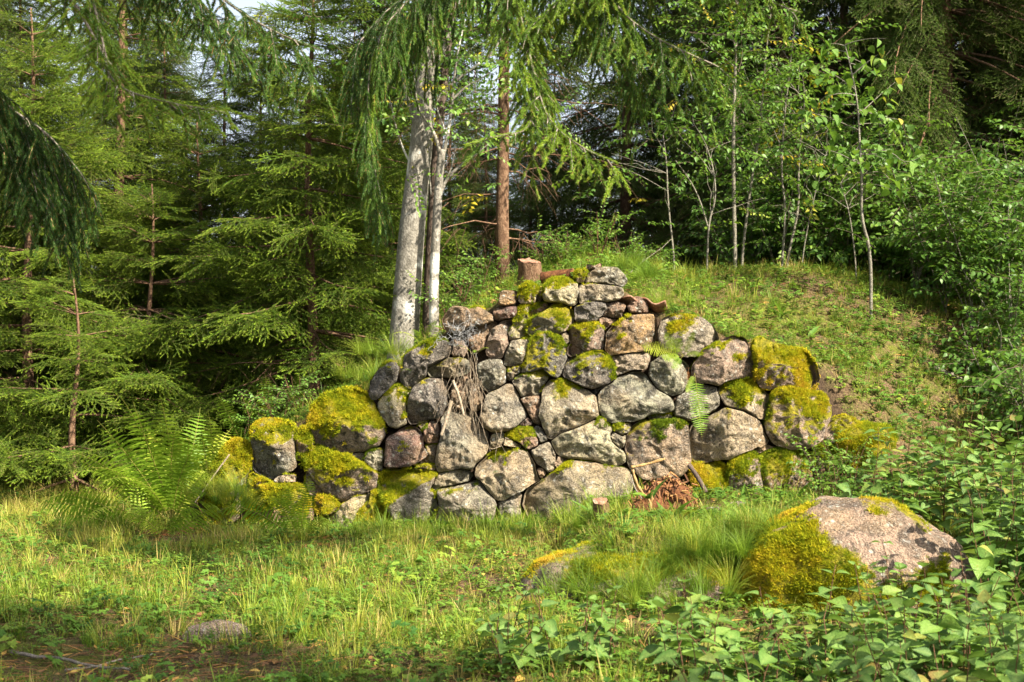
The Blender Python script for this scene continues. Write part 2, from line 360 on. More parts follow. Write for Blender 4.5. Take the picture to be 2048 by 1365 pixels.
# ------------------------------------------------------------------ moss tufts (source meshes)
def needle_fan(n, ln, w, spread, seed, val=0.0, hmin=0.5):
    r = np.random.default_rng(seed); mb = MB()
    for i in range(n):
        az = r.uniform(0, 2*math.pi); tl = r.uniform(0, spread); l = ln*r.uniform(hmin, 1)
        d = np.array([math.cos(tl), math.sin(tl)*math.cos(az), math.sin(tl)*math.sin(az)])
        s = np.cross(d, r.normal(size=3)); s /= np.linalg.norm(s); b = r.normal(0, 0.35*ln, 3)*np.array([0.1, 1, 1])
        mb.add([b-s*w, b+s*w, b+d*l], [(0, 1, 2)], val)
    return mb
MOSS = [needle_fan(26, 0.022, 0.0026, 1.1, 50+i).mesh('moss_tuft', M['moss'], smooth=False) for i in range(4)]

def mesh_tris(o):
    me = o.data; me.calc_loop_triangles(); n = len(me.loop_triangles)
    T = np.zeros(n*3, np.int32); me.loop_triangles.foreach_get('vertices', T); T = T.reshape(-1, 3)
    V = np.zeros(len(me.vertices)*3, np.float32); me.vertices.foreach_get('co', V); V = V.reshape(-1, 3)
    A = np.zeros(len(me.vertices), np.float32); me.attributes['val'].data.foreach_get('value', A); return V, T, A
def grow_moss(o, dens, seed, tone=0.5, scl=1.0, thr=0.45):
    V, T, A = mesh_tris(o); r = np.random.default_rng(seed); V = V+WLOC[o.name]
    a, b, c = V[T[:, 0]], V[T[:, 1]], V[T[:, 2]]; N = np.cross(b-a, c-a); ar = np.linalg.norm(N, axis=1)/2+1e-12; N = N/(2*ar)[:, None]
    m = A[T].mean(1); w = ar*np.clip((m-thr+0.2)/0.3, 0, 1)*(N[:, 1] < 0.35)
    n = int(w.sum()*dens)
    if n < 12: return
    k = r.choice(len(T), n, p=w/w.sum()); u = r.random((n, 2)); f = u.sum(1) > 1; u[f] = 1-u[f]
    P = a[k]+(b-a)[k]*u[:, :1]+(c-a)[k]*u[:, 1:]; D = N[k]*0.8+np.array([0, -0.1, 0.45])+r.normal(0, 0.25, (n, 3))
    patch = fbm(P*7, 77, 3)
    keep = patch+r.normal(0, 0.12, n) > -0.22+(0.5-0.5*np.clip(m[k], 0, 1)); P, D, patch = P[keep], D[keep], patch[keep]
    tint = np.clip(tone+0.75*fbm(P*4.1, 31, 3)+r.normal(0, 0.15, len(P)), 0, 1); scl = scl*(1+0.7*np.clip(patch, -0.5, 0.6))
    scatter('moss', 'moss', MOSS, P-0.004*D, D, r.normal(size=D.shape), scl*r.uniform(0.6, 1.35, len(P)), tint, o, WLOC[o.name], seed)

# ------------------------------------------------------------------ the dry-stone wall, stone by stone
def chaikin(P, k=1):
    for _ in range(k):
        Q = np.roll(P, -1, 0); P = np.stack([P*0.83+Q*0.17, P*0.17+Q*0.83], 1).reshape(-1, 2)
    return P
def resample(P, n):
    Q = np.vstack([P, P[:1]]); d = np.r_[0, np.cumsum(np.linalg.norm(np.diff(Q, axis=0), axis=1))]
    t = np.linspace(0, d[-1], n, endpoint=False); return np.stack([np.interp(t, d, Q[:, i]) for i in (0, 1)], 1)
RINGS = [0.0, 0.08, 0.16, 0.25, 0.34, 0.43, 0.52, 0.60, 0.68, 0.75, 0.81, 0.87, 0.915, 0.95, 0.978, 0.993, 1.0]
def outline(poly, nb=84): return resample(np.asarray(poly, float), nb)
def fit(outs, most=0.055, joint=0.005):
    """let every outline grow until it nearly meets its neighbours"""
    res = []; A = np.concatenate(outs); own = np.repeat(np.arange(len(outs)), [len(o) for o in outs])
    for k, o in enumerate(outs):
        B = A[own != k]; d = np.sqrt(((o[:, None, :]-B[None])**2).sum(-1)).min(1); d = (np.roll(d, 1)+2*d+np.roll(d, -1))/4
        T = np.roll(o, -1, 0)-np.roll(o, 1, 0); N = np.stack([T[:, 1], -T[:, 0]], 1); N /= np.linalg.norm(N, axis=1)[:, None]+1e-9
        if ((o-o.mean(0))*N).sum() < 0: N = -N
        res.append(o+N*np.clip(d/2-joint, -0.004, most)[:, None])
    return res
def stone(P, seed, bulge=1.0, out=0.0, nb=84, back=0.34):
    """a fieldstone with the given face outline (x, z); facets and an uneven surface, rounded at the rim"""
    r = np.random.default_rng(seed)
    x, y = P[:, 0], P[:, 1]; x2, y2 = np.roll(x, -1), np.roll(y, -1); cr = x*y2-x2*y; A = cr.sum()/2
    c = np.array([((x+x2)*cr).sum(), ((y+y2)*cr).sum()])/(6*A); s = math.sqrt(abs(A))
    rad = P-c; P = c+rad*(1+0.03*fbm(np.stack([P[:, 0]*6, P[:, 1]*6, np.full(nb, seed*3.1)], 1), seed, 3))[:, None]
    D = bulge*0.27*s
    planes = [(r.uniform(0.55, 0.95), r.normal(0, 1.3, 2)) for _ in range(6)]
    V = []; rows = []
    for k, t in enumerate(RINGS):
        Q = c+(P-c)*t if t > 0 else c[None, :]
        d = np.full(len(Q), D*(max(0.0, 1-t**12))**(1/1.5)); rel = (Q-c)/s
        for h, g in planes:
            pl = D*h+rel@g*D; kk = 0.025*D; e = np.clip(0.5+0.5*(pl-d)/kk, 0, 1); d = pl*(1-e)+d*e-kk*e*(1-e)
        edge = min(1.0, (1-t)*9)
        Q3 = np.stack([Q[:, 0], Q[:, 1], np.full(len(Q), seed*0.73)], 1)
        d = d+edge*(0.045*s*fbm(Q3*3.0/s**0.5, seed+5, 3)+0.045*(0.35-np.abs(fbm(Q3*9, seed+9, 4, 0.6)))*1.6+0.016*fbm(Q3*30, seed+2, 2))
        V.append((Q, d))
    for q, dd in ((0.99, -0.10*s), (0.94, -0.35*s), (0.80, -0.7*s), (0.5, -back*max(s, 0.5)*2.2)):
        V.append((c+(P-c)*q, np.full(nb, dd)))
    X = []; base = wall_y(c[0], c[1])
    for Q, d in V:
        X.append(np.stack([Q[:, 0], wall_y(Q[:, 0], Q[:, 1])-d-out, Q[:, 1]+0.10*d], 1))
    F = []; n = 1
    F += [(0, 1+j, 1+(j+1) % nb) for j in range(nb)]
    for k in range(1, len(V)-1):
        o1 = 1+(k-1)*nb; o2 = o1+nb
        F += [(o1+j, o2+j, o2+(j+1) % nb, o1+(j+1) % nb) for j in range(nb)]
    F.append(tuple(1+(len(V)-2)*nb+j for j in range(nb)))
    if A < 0: F = [f[::-1] for f in F]
    W = np.concatenate(X)
    return W, [f[::-1] for f in F], s
ZO = {'A': (720, 620, 5.12), 'B': (1020, 520, 5.12), 'C': (1320, 620, 5.12), 'D': (720, 840, 5.12), 'E': (1020, 740, 5.12), 'F': (1360, 780, 5.12), 'G': (400, 780, 4.55), 'H': (1640, 700, 4.55)}
TONE = {'g': (0.32, 0.29, 0.215), 'd': (0.18, 0.165, 0.14), 'p': (0.37, 0.27, 0.20), 'l': (0.50, 0.43, 0.29), 'm': (0.19, 0.10, 0.085), 'r': (0.44, 0.28, 0.13), 'b': (0.28, 0.18, 0.115), 'y': (0.42, 0.34, 0.215)}
# outline measured from the photograph, tone, moss (0 bare .. 1 covered), bulge, how far it stands out
STONES = [
 ('A', [(110,860),(170,740),(240,640),(340,560),(400,600),(350,700),(300,800),(200,880),(130,900)], 'd', .35, 1, .05),
 ('A', [(430,620),(520,500),(700,390),(880,310),(950,350),(940,440),(830,500),(700,580),(680,660),(600,740),(520,800),(470,760),(440,690)], 'd', .15, 1.1, .06),
 ('A', [(670,610),(760,570),(880,510),(1020,480),(1090,530),(1090,620),(1000,680),(880,680),(760,690),(700,660)], 'g', .05, 1, .02),
 ('A', [(890,330),(1000,300),(1070,350),(1060,470),(960,480),(920,440)], 'p', 0, .8, -.05),
 ('A', [(900,100),(960,20),(1050,30),(1120,60),(1200,30),(1350,60),(1370,120),(1250,170),(1130,180),(1000,190),(920,170)], 'b', .1, .9, 0),
 ('A', [(1370,90),(1380,20),(1480,-20),(1600,-30),(1620,30),(1560,80),(1430,100)], 'm', .05, 1, .02),
 ('A', [(1120,190),(1300,150),(1380,110),(1420,150),(1300,280),(1290,400),(1200,400),(1100,300)], 'b', 0, .7, -.06),
 ('A', [(1290,330),(1350,200),(1460,110),(1580,90),(1560,200),(1510,300),(1520,360),(1470,440),(1440,490),(1340,480),(1290,420)], 'p', .05, .8, .0),
 ('A', [(1480,560),(1510,400),(1560,310),(1730,300),(1750,340),(1700,440),(1660,560),(1540,575)], 'l', .15, .8, .03),
 ('B', [(110,1150),(150,1000),(200,860),(280,750),(400,750),(500,800),(560,900),(580,1000),(550,1100),(480,1190),(420,1170),(330,1110),(220,1150)], 'd', .6, 1, .05),
 ('A', [(1240,690),(1260,580),(1330,510),(1440,510),(1490,600),(1490,720),(1420,800),(1330,820),(1260,770)], 'g', .05, 1, .03),
 ('A', [(1510,590),(1640,570),(1650,640),(1600,670),(1560,720),(1510,710)], 'y', .3, 1, -.02),
 ('A', [(1560,730),(1590,680),(1640,660),(1760,640),(1860,620),(1910,680),(1880,760),(1840,870),(1720,880),(1650,880),(1600,800)], 'g', .45, 1, .01),
 ('A', [(480,1000),(500,900),(560,780),(640,720),(760,700),(860,710),(900,800),(920,870),(860,980),(840,1060),(760,1090),(640,1140),(520,1160),(475,1090)], 'd', .05, 1.1, .06),
 ('A', [(200,1000),(240,880),(330,800),(500,810),(510,850),(480,960),(470,1060),(470,1160),(380,1200),(300,1140),(220,1080)], 'y', .4, 1, .0),
 ('A', [(1230,1100),(1260,980),(1340,850),(1450,790),(1560,760),(1620,850),(1630,920),(1680,1010),(1700,1090),(1620,1170),(1520,1220),(1400,1240),(1290,1200)], 'g', .05, 1, .03),
 ('A', [(1640,920),(1720,880),(1840,870),(1850,960),(1830,1060),(1850,1180),(1800,1150),(1730,1040)], 'b', 0, .9, -.01),
 ('A', [(1120,760),(1200,780),(1240,900),(1230,1020),(1150,1030),(1110,900)], 'b', 0, .8, -.05),
 ('A', [(930,720),(1080,700),(1110,800),(1100,1000),(1000,1040),(920,920)], 'b', 0, .6, -.12),
 ('B', [(770,210),(800,120),(870,80),(960,70),(1040,110),(1140,180),(1170,220),(1160,270),(1040,260),(900,245),(780,235)], 'g', .0, 1, .03),
 ('B', [(690,220),(700,130),(760,100),(800,120),(770,210),(740,240)], 'y', .7, 1, .0),
 ('B', [(780,80),(800,60),(850,70),(930,40),(950,70),(870,95),(810,100)], 'b', 0, 1, .0),
 ('B', [(320,360),(370,280),(460,240),(600,230),(690,250),(700,330),(690,430),(600,460),(470,430),(350,410)], 'l', .45, 1.1, .04),
 ('B', [(680,300),(720,250),(830,240),(960,255),(1090,270),(1150,300),(1110,400),(980,430),(820,430),(720,450),(690,380)], 'l', .1, .9, .03),
 ('B', [(80,380),(110,290),(200,270),(280,290),(290,350),(250,430),(160,450),(90,420)], 'y', .65, 1.1, .02),
 ('B', [(-100,440),(-60,370),(30,330),(90,320),(80,400),(60,430),(-40,470)], 'r', .05, 1, .0),
 ('B', [(270,380),(300,320),(330,330),(320,400),(290,430)], 'b', .0, 1, -.03),
 ('B', [(60,600),(100,500),(180,460),(200,480),(180,560),(200,640),(170,750),(60,810),(0,820),(-20,760),(30,660)], 'y', .35, .9, .0),
 ('B', [(200,500),(260,460),(370,450),(400,480),(330,530),(240,580),(190,560)], 'b', .5, .9, -.02),
 ('B', [(160,700),(230,610),(330,530),(440,450),(540,450),(620,510),(660,580),(640,650),(560,720),(480,760),(360,760),(250,790),(170,740)], 'g', .7, 1.1, .06),
 ('B', [(660,560),(680,490),(760,430),(870,420),(980,440),(990,500),(950,550),(880,620),(760,640),(700,640),(660,610)], 'd', .15, 1.1, .04),
 ('B', [(990,450),(1100,430),(1170,470),(1120,520),(1140,590),(1050,595),(960,570),(970,510)], 'b', .0, .9, .0),
 ('B', [(910,610),(960,590),(1060,600),(1110,610),(1060,650),(980,700),(930,660)], 'b', 0, 1, -.03),
 ('B', [(610,760),(610,680),(680,650),(850,650),(950,700),(970,800),(950,910),(830,930),(700,970),(620,990),(580,960),(620,860)], 'p', .35, 1, .02),
 ('B', [(530,760),(600,750),(610,840),(570,850)], 'd', 0, 1, -.02),
 ('B', [(980,760),(1060,650),(1180,590),(1340,570),(1440,590),(1480,680),(1460,820),(1420,900),(1300,940),(1150,960),(1020,975),(975,900)], 'r', .15, .9, .05),
 ('B', [(1540,720),(1590,650),(1680,615),(1820,620),(1950,650),(2100,760),(2140,810),(2100,860),(1990,860),(1900,960),(1840,930),(1720,930),(1660,900),(1560,830)], 'g', .2, 1, .03),
 ('B', [(550,1080),(610,1010),(740,960),(860,920),(960,940),(1020,990),(1060,1100),(1060,1230),(1000,1270),(870,1310),(760,1300),(650,1250),(560,1190)], 'd', .5, 1.1, .06),
 ('B', [(1040,1000),(1150,970),(1300,950),(1420,960),(1440,1030),(1400,1090),(1280,1120),(1160,1170),(1080,1190)], 'p', 0, .9, .0),
 ('B', [(1440,1050),(1560,1030),(1700,1040),(1780,1110),(1760,1240),(1740,1340),(1640,1350),(1520,1300),(1450,1200)], 'g', .0, 1.1, .02),
 ('B', [(1220,480),(1290,430),(1360,450),(1400,510),(1320,530),(1250,520)], 'b', 0, 1, .0),
 ('C', [(370,680),(390,560),(450,440),(560,330),(680,310),(850,330),(900,420),(940,560),(950,690),(840,700),(700,720),(600,770),(480,750),(390,730)], 'p', .35, 1, .05),
 ('C', [(980,700),(990,560),(950,400),(1000,330),(1150,400),(1300,440),(1450,450),(1540,560),(1570,680),(1560,790),(1440,790),(1300,760),(1180,790),(1060,760)], 'p', .85, 1.05, .07),
 ('C', [(600,840),(640,760),(760,710),(900,690),(950,760),(980,840),(1080,860),(1130,880),(1090,1000),(1080,1120),(980,1080),(860,1020),(720,970),(640,910)], 'y', .55, 1, .03),
 ('C', [(1140,880),(1200,820),(1340,800),(1500,830),(1620,880),(1680,960),(1700,1120),(1650,1300),(1500,1400),(1350,1420),(1200,1380),(1090,1260),(1080,1150),(1110,1010)], 'p', .65, 1.1, .03),
 ('C', [(400,780),(480,760),(580,800),(610,900),(560,1020),(450,1090),(260,1100),(160,1080),(150,1010),(220,900),(330,850)], 'g', .0, 1.1, -.02),
 ('D', [(250,460),(270,350),(340,200),(420,110),(520,60),(600,90),(650,160),(650,250),(700,340),(690,370),(560,450),(420,490),(300,500)], 'm', .1, .95, .05),
 ('D', [(660,270),(770,250),(760,450),(600,450),(700,370)], 'y', .15, .8, -.05),
 ('D', [(640,210),(660,90),(730,20),(800,40),(820,140),(800,230),(700,240)], 'b', .1, 1, .0),
 ('D', [(600,60),(690,10),(660,90),(620,90)], 'y', .1, .9, -.02),
 ('D', [(770,400),(800,250),(830,130),(850,0),(890,-100),(1060,-90),(1200,-60),(1220,60),(1290,130),(1320,260),(1280,350),(1240,400),(1180,440),(1160,490),(1040,480),(900,520),(800,530),(775,470)], 'g', .08, .9, .04),
 ('D', [(1330,200),(1380,160),(1470,140),(1480,220),(1450,270),(1380,290),(1340,290)], 'g', 0, 1, .0),
 ('D', [(1460,260),(1480,180),(1530,190),(1650,260),(1640,290),(1540,280)], 'l', 0, 1, .01),
 ('D', [(1500,160),(1560,120),(1640,80),(1760,90),(1830,200),(1820,270),(1740,290),(1640,250),(1540,190)], 'b', .6, 1, .0),
 ('D', [(1770,100),(1820,70),(1880,110),(1920,200),(1850,240),(1820,190)], 'd', 0, 1, -.02),
 ('D', [(1185,480),(1240,420),(1390,310),(1480,280),(1620,290),(1700,340),(1770,450),(1810,560),(1840,610),(1740,660),(1580,740),(1480,810),(1420,810),(1340,740),(1260,620),(1200,560)], 'y', .12, .95, .06),
 ('D', [(1760,320),(1830,260),(1930,235),(1980,330),(2010,420),(1990,500),(1920,540),(1850,460)], 'g', 0, .9, .0),
 ('D', [(1820,510),(1860,500),(1910,540),(1870,600),(1840,590)], 'p', 0, 1, -.02),
 ('D', [(180,620),(230,540),(320,500),(500,490),(700,510),(780,550),(760,640),(720,700),(760,740),(800,900),(700,1000),(400,1000),(300,930),(250,850),(200,740)], 'g', .55, 1, .05),
 ('D', [(740,640),(800,560),(900,530),(1060,520),(1130,560),(1110,630),(960,670),(820,690),(780,720),(740,710)], 'g', .1, .9, .0),
 ('D', [(800,710),(960,675),(1120,640),(1220,640),(1320,760),(1400,870),(1380,960),(1250,1050),(1000,1080),(800,1060)], 'g', .1, .8, .03),
 ('D', [(550,470),(700,450),(770,460),(760,520),(600,500)], 'y', .4, .9, -.02),
 ('D', [(1400,940),(1420,850),(1500,830),(1640,770),(1650,900),(1600,1000),(1480,1020)], 'g', 0, .8, -.02),
 ('E', [(180,1220),(350,1100),(470,1040),(560,950),(680,920),(850,940),(1040,990),(1220,1030),(1200,1130),(1180,1260),(1050,1400),(900,1500),(700,1560),(450,1570),(250,1500),(120,1380)], 'y', .12, .8, .06),
 ('E', [(290,470),(300,380),(330,280),(330,200),(430,110),(560,100),(700,170),(800,210),(880,260),(890,380),(900,460),(800,530),(640,600),(500,650),(420,700),(380,690),(350,600)], 'l', .3, .95, .06),
 ('E', [(895,250),(930,200),(1050,130),(1100,70),(1230,10),(1340,30),(1420,110),(1470,200),(1580,280),(1670,370),(1660,410),(1560,450),(1420,460),(1240,520),(1080,530),(980,520),(920,420)], 'g', 0, .9, .05),
 ('E', [(430,730),(520,650),(700,590),(880,510),(960,540),(1040,590),(1020,660),(1050,740),(1130,810),(1180,870),(1190,940),(1080,975),(980,960),(840,920),(680,910),(520,890),(470,830)], 'l', 0, .9, .03),
 ('E', [(870,560),(910,490),(960,500),(1020,580),(950,620),(890,610)], 'y', .4, 1, .05),
 ('E', [(1060,600),(1090,550),(1200,540),(1250,560),(1210,640),(1150,670),(1090,640)], 'y', .6, 1, .04),
 ('E', [(1020,680),(1070,640),(1150,680),(1180,660),(1180,740),(1130,810),(1050,740)], 'l', 0, 1, .04),
 ('E', [(1190,660),(1240,560),(1400,520),(1560,520),(1700,500),(1780,560),(1820,680),(1830,800),(1840,940),(1790,1000),(1640,1060),(1400,1060),(1240,1010),(1200,940),(1190,800)], 'p', .3, .8, .05),
 ('E', [(1420,480),(1480,455),(1640,450),(1670,490),(1560,510),(1450,510)], 'y', .1, 1, -.02),
 ('E', [(450,950),(500,890),(580,910),(560,950),(490,1010),(450,990)], 'p', 0, 1, -.02),
 ('E', [(100,560),(180,500),(210,550),(170,575)], 'm', 0, 1, -.02),
 ('E', [(840,230),(960,160),(1040,110),(1000,180),(920,210),(880,270)], 'd', 0, .8, -.08),
 ('F', [(100,500),(110,430),(200,330),(350,240),(480,210),(620,230),(760,300),(860,400),(900,520),(840,590),(790,580),(680,620),(500,660),(380,710),(180,760),(140,720),(110,620)], 'y', .08, .95, .06),
 ('F', [(110,750),(240,740),(400,740),(460,820),(480,960),(460,1050),(320,1090),(240,1050),(160,900)], 'g', .85, 1, .02),
 ('F', [(490,900),(520,780),(600,700),(700,640),(780,650),(830,740),(820,850),(840,960),(780,1060),(620,1090),(500,1040)], 'p', .5, 1, .03),
 ('F', [(820,850),(830,700),(900,620),(1020,590),(1130,640),(1250,620),(1360,660),(1400,760),(1340,960),(1100,1040),(900,1040),(830,920)], 'b', .75, 1, .0),
 ('F', [(780,590),(900,580),(1010,590),(900,620),(800,650)], 'b', 0, .8, -.05),
 ('F', [(1500,440),(1560,360),(1700,320),(1850,400),(1900,480),(1800,560),(1650,570),(1530,540)], 'p', .25, .8, -.02),
 ('F', [(1420,600),(1560,560),(1760,590),(1800,720),(1700,860),(1480,900),(1400,760)], 'b', .35, .8, -.06),
 ('G', [(480,640),(480,470),(540,360),(600,310),(700,310),(820,340),(860,430),(870,560),(860,680),(760,740),(640,800),(590,800),(520,740)], 'd', .5, 1.06, .04),
 ('G', [(1030,300),(1060,160),(1160,80),(1320,40),(1500,30),(1540,100),(1600,200),(1650,300),(1620,500),(1480,560),(1400,560),(1280,580),(1160,540),(1040,480)], 'p', .68, 0.94, .04),
 ('G', [(920,560),(980,500),(1080,500),(1200,560),(1360,600),(1480,660),(1600,740),(1620,780),(1600,880),(1460,940),(1340,990),(1270,1010),(1140,940),(1040,820),(960,720)], 'p', .72, 0.94, .04),
 ('G', [(1490,620),(1560,540),(1640,540),(1670,620),(1650,720),(1580,720),(1510,670)], 'g', .4, 1.02, .04),
 ('G', [(1380,590),(1460,570),(1510,600),(1480,650),(1400,640)], 'l', 0, 1, .0),
 ('G', [(1050,1010),(1080,950),(1180,950),(1260,1010),(1270,1060),(1200,1130),(1120,1120)], 'b', 1.0, 1.10, .04),
 ('G', [(1180,1160),(1280,1060),(1400,970),(1530,940),(1530,1000),(1450,1100),(1380,1200),(1250,1230)], 'y', .2, 0.85, .04),
 ('G', [(1540,1000),(1580,910),(1640,900),(1640,1060),(1700,1120),(1720,1220),(1560,1230),(1420,1220),(1460,1090)], 'b', 1.0, 0.85, .04),
 ('G', [(440,780),(480,770),(560,790),(630,830),(620,860),(540,880),(460,850)], 'b', 1.0, 0.94, .04),
 ('G', [(680,830),(720,790),(860,790),(870,830),(720,845)], 'y', .1, 0.85, .04),
 ('G', [(380,960),(480,880),(600,860),(850,845),(940,900),(1000,1020),(1000,1130),(880,1220),(700,1240),(480,1240),(400,1180)], 'b', .7, 0.94, .04),
 ('G', [(20,1020),(120,800),(260,580),(330,500),(470,490),(470,560),(440,700),(420,800),(370,940),(330,1160),(100,1160)], 'b', 1.0, 0.85, .04),
 ('G', [(870,420),(950,380),(1030,440),(1030,520),(940,640),(880,620)], 'b', .8, .9, .0),
 ('G', [(1000,960),(960,740),(1040,840),(1140,960),(1070,990)], 'b', .5, .8, -.04),
]
wall = empty('stone_wall', (0.2, 12.3, 0.0))
tag(wall, 'mossy dry-stone wall of rough grey fieldstones holding the earth mound', 'stone wall')
SR = np.random.default_rng(99)
OUT = fit([outline([at_wall(ZO[z][0]+a/ZO[z][2], ZO[z][1]+b/ZO[z][2])[[0, 2]] for a, b in pts]) for z, pts, *_ in STONES])
for k, (z, pts, tone, moss, bulge, out) in enumerate(STONES):
    poly = OUT[k]
    W, F, s = stone(poly, 100+k, bulge, out)
    e0 = np.cross(W[F[0][1]]-W[F[0][0]], W[F[0][2]]-W[F[0][0]])
    if e0[1] > 0: F = [f[::-1] for f in F]
    mb = MB(); mb.add(W, F)
    me0 = mb.mesh('stone', M['stone'], W.mean(0)); V = W
    N = np.zeros(len(V)*3, np.float32); me0.vertices.foreach_get('normal', N); N = N.reshape(-1, 3)
    hh = (V[:, 2]-V[:, 2].min())/(np.ptp(V[:, 2])+1e-6)
    val = 0.55*N[:, 2]+0.55*(hh-0.5)+1.0*fbm(V*np.array([6.5, 6.5, 3.0]), 400+k, 4)-0.30*N[:, 0]+(moss*1.55-1.02)
    val = np.clip(val+0.45, 0, 1)*(moss > 0)*np.clip(1+N[:, 2]*1.6, 0, 1)
    me0.attributes['val'].data.foreach_set('value', val.astype(np.float32))
    o = bpy.data.objects.new('stone', me0); link(o, wall, W.mean(0))
    t = np.array(TONE[tone])*SR.uniform(0.92, 1.38); o.color = (*np.clip(t*SR.uniform(0.95, 1.05, 3), 0, 1), 1)
    if moss >= 0.1: grow_moss(o, 7500, 900+k, 0.28 if poly[0][0] > -1.3 and moss < 0.8 else 0.55)

# ------------------------------------------------------------------ free-lying rocks
def rock(center, a, b, h, seed, p=2.4, nu=72, nv=22, warp=0.14, sink=0.12, flat=1.0):
    th = np.arange(nu)*2*math.pi/nu; V = []; cx, cy_, cz = center
    for i in range(nv+1):
        f = i/nv*math.pi/2*1.0
        cr = math.cos(f)**(2/p); sz = math.sin(f)**(2/p)*flat
        for t in th:
            ct, st = math.cos(t), math.sin(t); e = 2/2.5
            V.append((a*cr*math.copysign(abs(ct)**e, ct), b*cr*math.copysign(abs(st)**e, st), h*sz))
    V = np.array(V); L = max(a, b); n = V/np.array([a, b, h])
    d = 1+warp*fbm(V*1.3/L+seed, seed, 3)+0.35*warp*fbm(V*4/L+seed, seed+3, 3); V = V*d[:, None]
    V = V+n*(0.012*fbm(V*14, seed+6, 3))[:, None]
    V[:, 2] -= sink; low = V[:nu].copy(); low[:, 2] -= 0.25; V = np.vstack([low, V])+np.array([cx, cy_, cz])
    F = [(i*nu+j, i*nu+(j+1) % nu, (i+1)*nu+(j+1) % nu, (i+1)*nu+j) for i in range(nv+1) for j in range(nu)]
    return V, F
def place_rock(name, V, F, tone, moss_f, label, cat, dens, mt=0.6, group=None, scl=1.0):
    mb = MB(); mb.add(V, F); org = np.array([V[:, 0].mean(), V[:, 1].mean(), V[:, 2].min()])
    me_ = mb.mesh(name, M['stone'], org); N = np.zeros(len(V)*3, np.float32); me_.vertices.foreach_get('normal', N); N = N.reshape(-1, 3)
    me_.attributes['val'].data.foreach_set('value', np.clip(moss_f(V, N), 0, 1).astype(np.float32))
    o = bpy.data.objects.new(name, me_); link(o, None, org); o.color = (*tone, 1); tag(o, label, cat, group)
    if dens: grow_moss(o, dens, 3000+len(name)*7+int(V[0, 0]*50), mt, scl)
    return o
c = at(1730, 1240, 8.65)
V, F = rock((c[0]-0.05, 8.75, -0.02), 0.80, 0.64, 0.71, 41, p=2.3, warp=0.17)
V[:, 0] += 0.12*np.clip(V[:, 2], 0, 1)*(-1)*0.4
def mf(V, N):
    px = V[:, 0]-c[0]
    return 0.70-0.80*px+1.3*fbm(V*np.array([4.2, 4.2, 1.8]), 61, 4)-0.25*(V[:, 2]-0.3)+0.25*(px > 0.5)*(N[:, 0] > 0.5)-0.2
boulder = place_rock('boulder', V, F, (0.42, 0.29, 0.21), mf, 'big rounded pinkish boulder with yellow-green moss, in front of the wall', 'boulder', 7500, 0.42)
c2 = at(1310, 1215, 8.9)
V, F = rock((c2[0], 9.08, 0.0), 0.80, 0.50, 0.40, 58, p=2.6, warp=0.28)
rock2 = place_rock('mossy_rock', V, F, (0.40, 0.28, 0.22), lambda V, N: 0.75*sstep(0.06, 0.22, V[:, 2]+0.12*fbm(V*5, 72, 2))+0.9*fbm(V*4.5, 71, 4), 'low flat-topped rock under a cushion of orange moss, left of the boulder', 'rock', 7500, 0.55)
c3 = at(432, 1285, 7.65)
V, F = rock((c3[0], 7.7, land(c3[0], 7.7)), 0.19, 0.13, 0.10, 63, p=2.1, nu=40, nv=12, warp=0.22, sink=0.015)
rock3 = place_rock('flat_stone', V, F, (0.30, 0.22, 0.20), lambda V, N: 0*N[:, 0], 'small flat purplish stone half sunk in the meadow grass', 'stone', 0)
c6 = at(1725, 765, 12.6)
V, F = rock((c6[0], 12.55, land(c6[0], 12.55)-0.05), 0.30, 0.32, 0.17, 68, p=2.2, nu=48, nv=14, warp=0.25)
place_rock('moss_hummock', V, F, (0.3, 0.2, 0.12), lambda V, N: 0*N[:, 0]+0.85, 'yellow moss cushion on the bank just past the right wall end', 'moss hummock', 7500, 0.5)
c4 = at(1995, 915, 11.6)
V, F = rock((c4[0], 11.7, land(c4[0], 11.7)-0.02), 0.34, 0.3, 0.24, 67, p=2.2, nu=48, nv=14, warp=0.25)
rock4 = place_rock('rusty_moss_hummock', V, F, (0.25, 0.16, 0.1), lambda V, N: 0*N[:, 0]+0.9, 'rounded hummock of rusty orange moss behind the right-hand shrubs', 'moss hummock', 7500, 0.95)
for k, (px, py, Y, s) in enumerate([(1478, 1010, 11.3, 0.085), (1425, 1018, 11.2, 0.06), (1545, 1005, 11.3, 0.05), (1285, 1012, 11.2, 0.045)]):
    c5 = at(px, py, Y); V, F = rock((c5[0], Y, land(c5[0], Y)), s, s*0.8, s*0.8, 80+k, nu=26, nv=8, warp=0.25, sink=0.01)
    place_rock('cobble', V, F, (0.42, 0.31, 0.26), lambda V, N: 0*N[:, 0], 'small loose pinkish cobble at the foot of the wall by the rotten stump', 'cobble', 0, group='loose cobbles by the rotten stump')

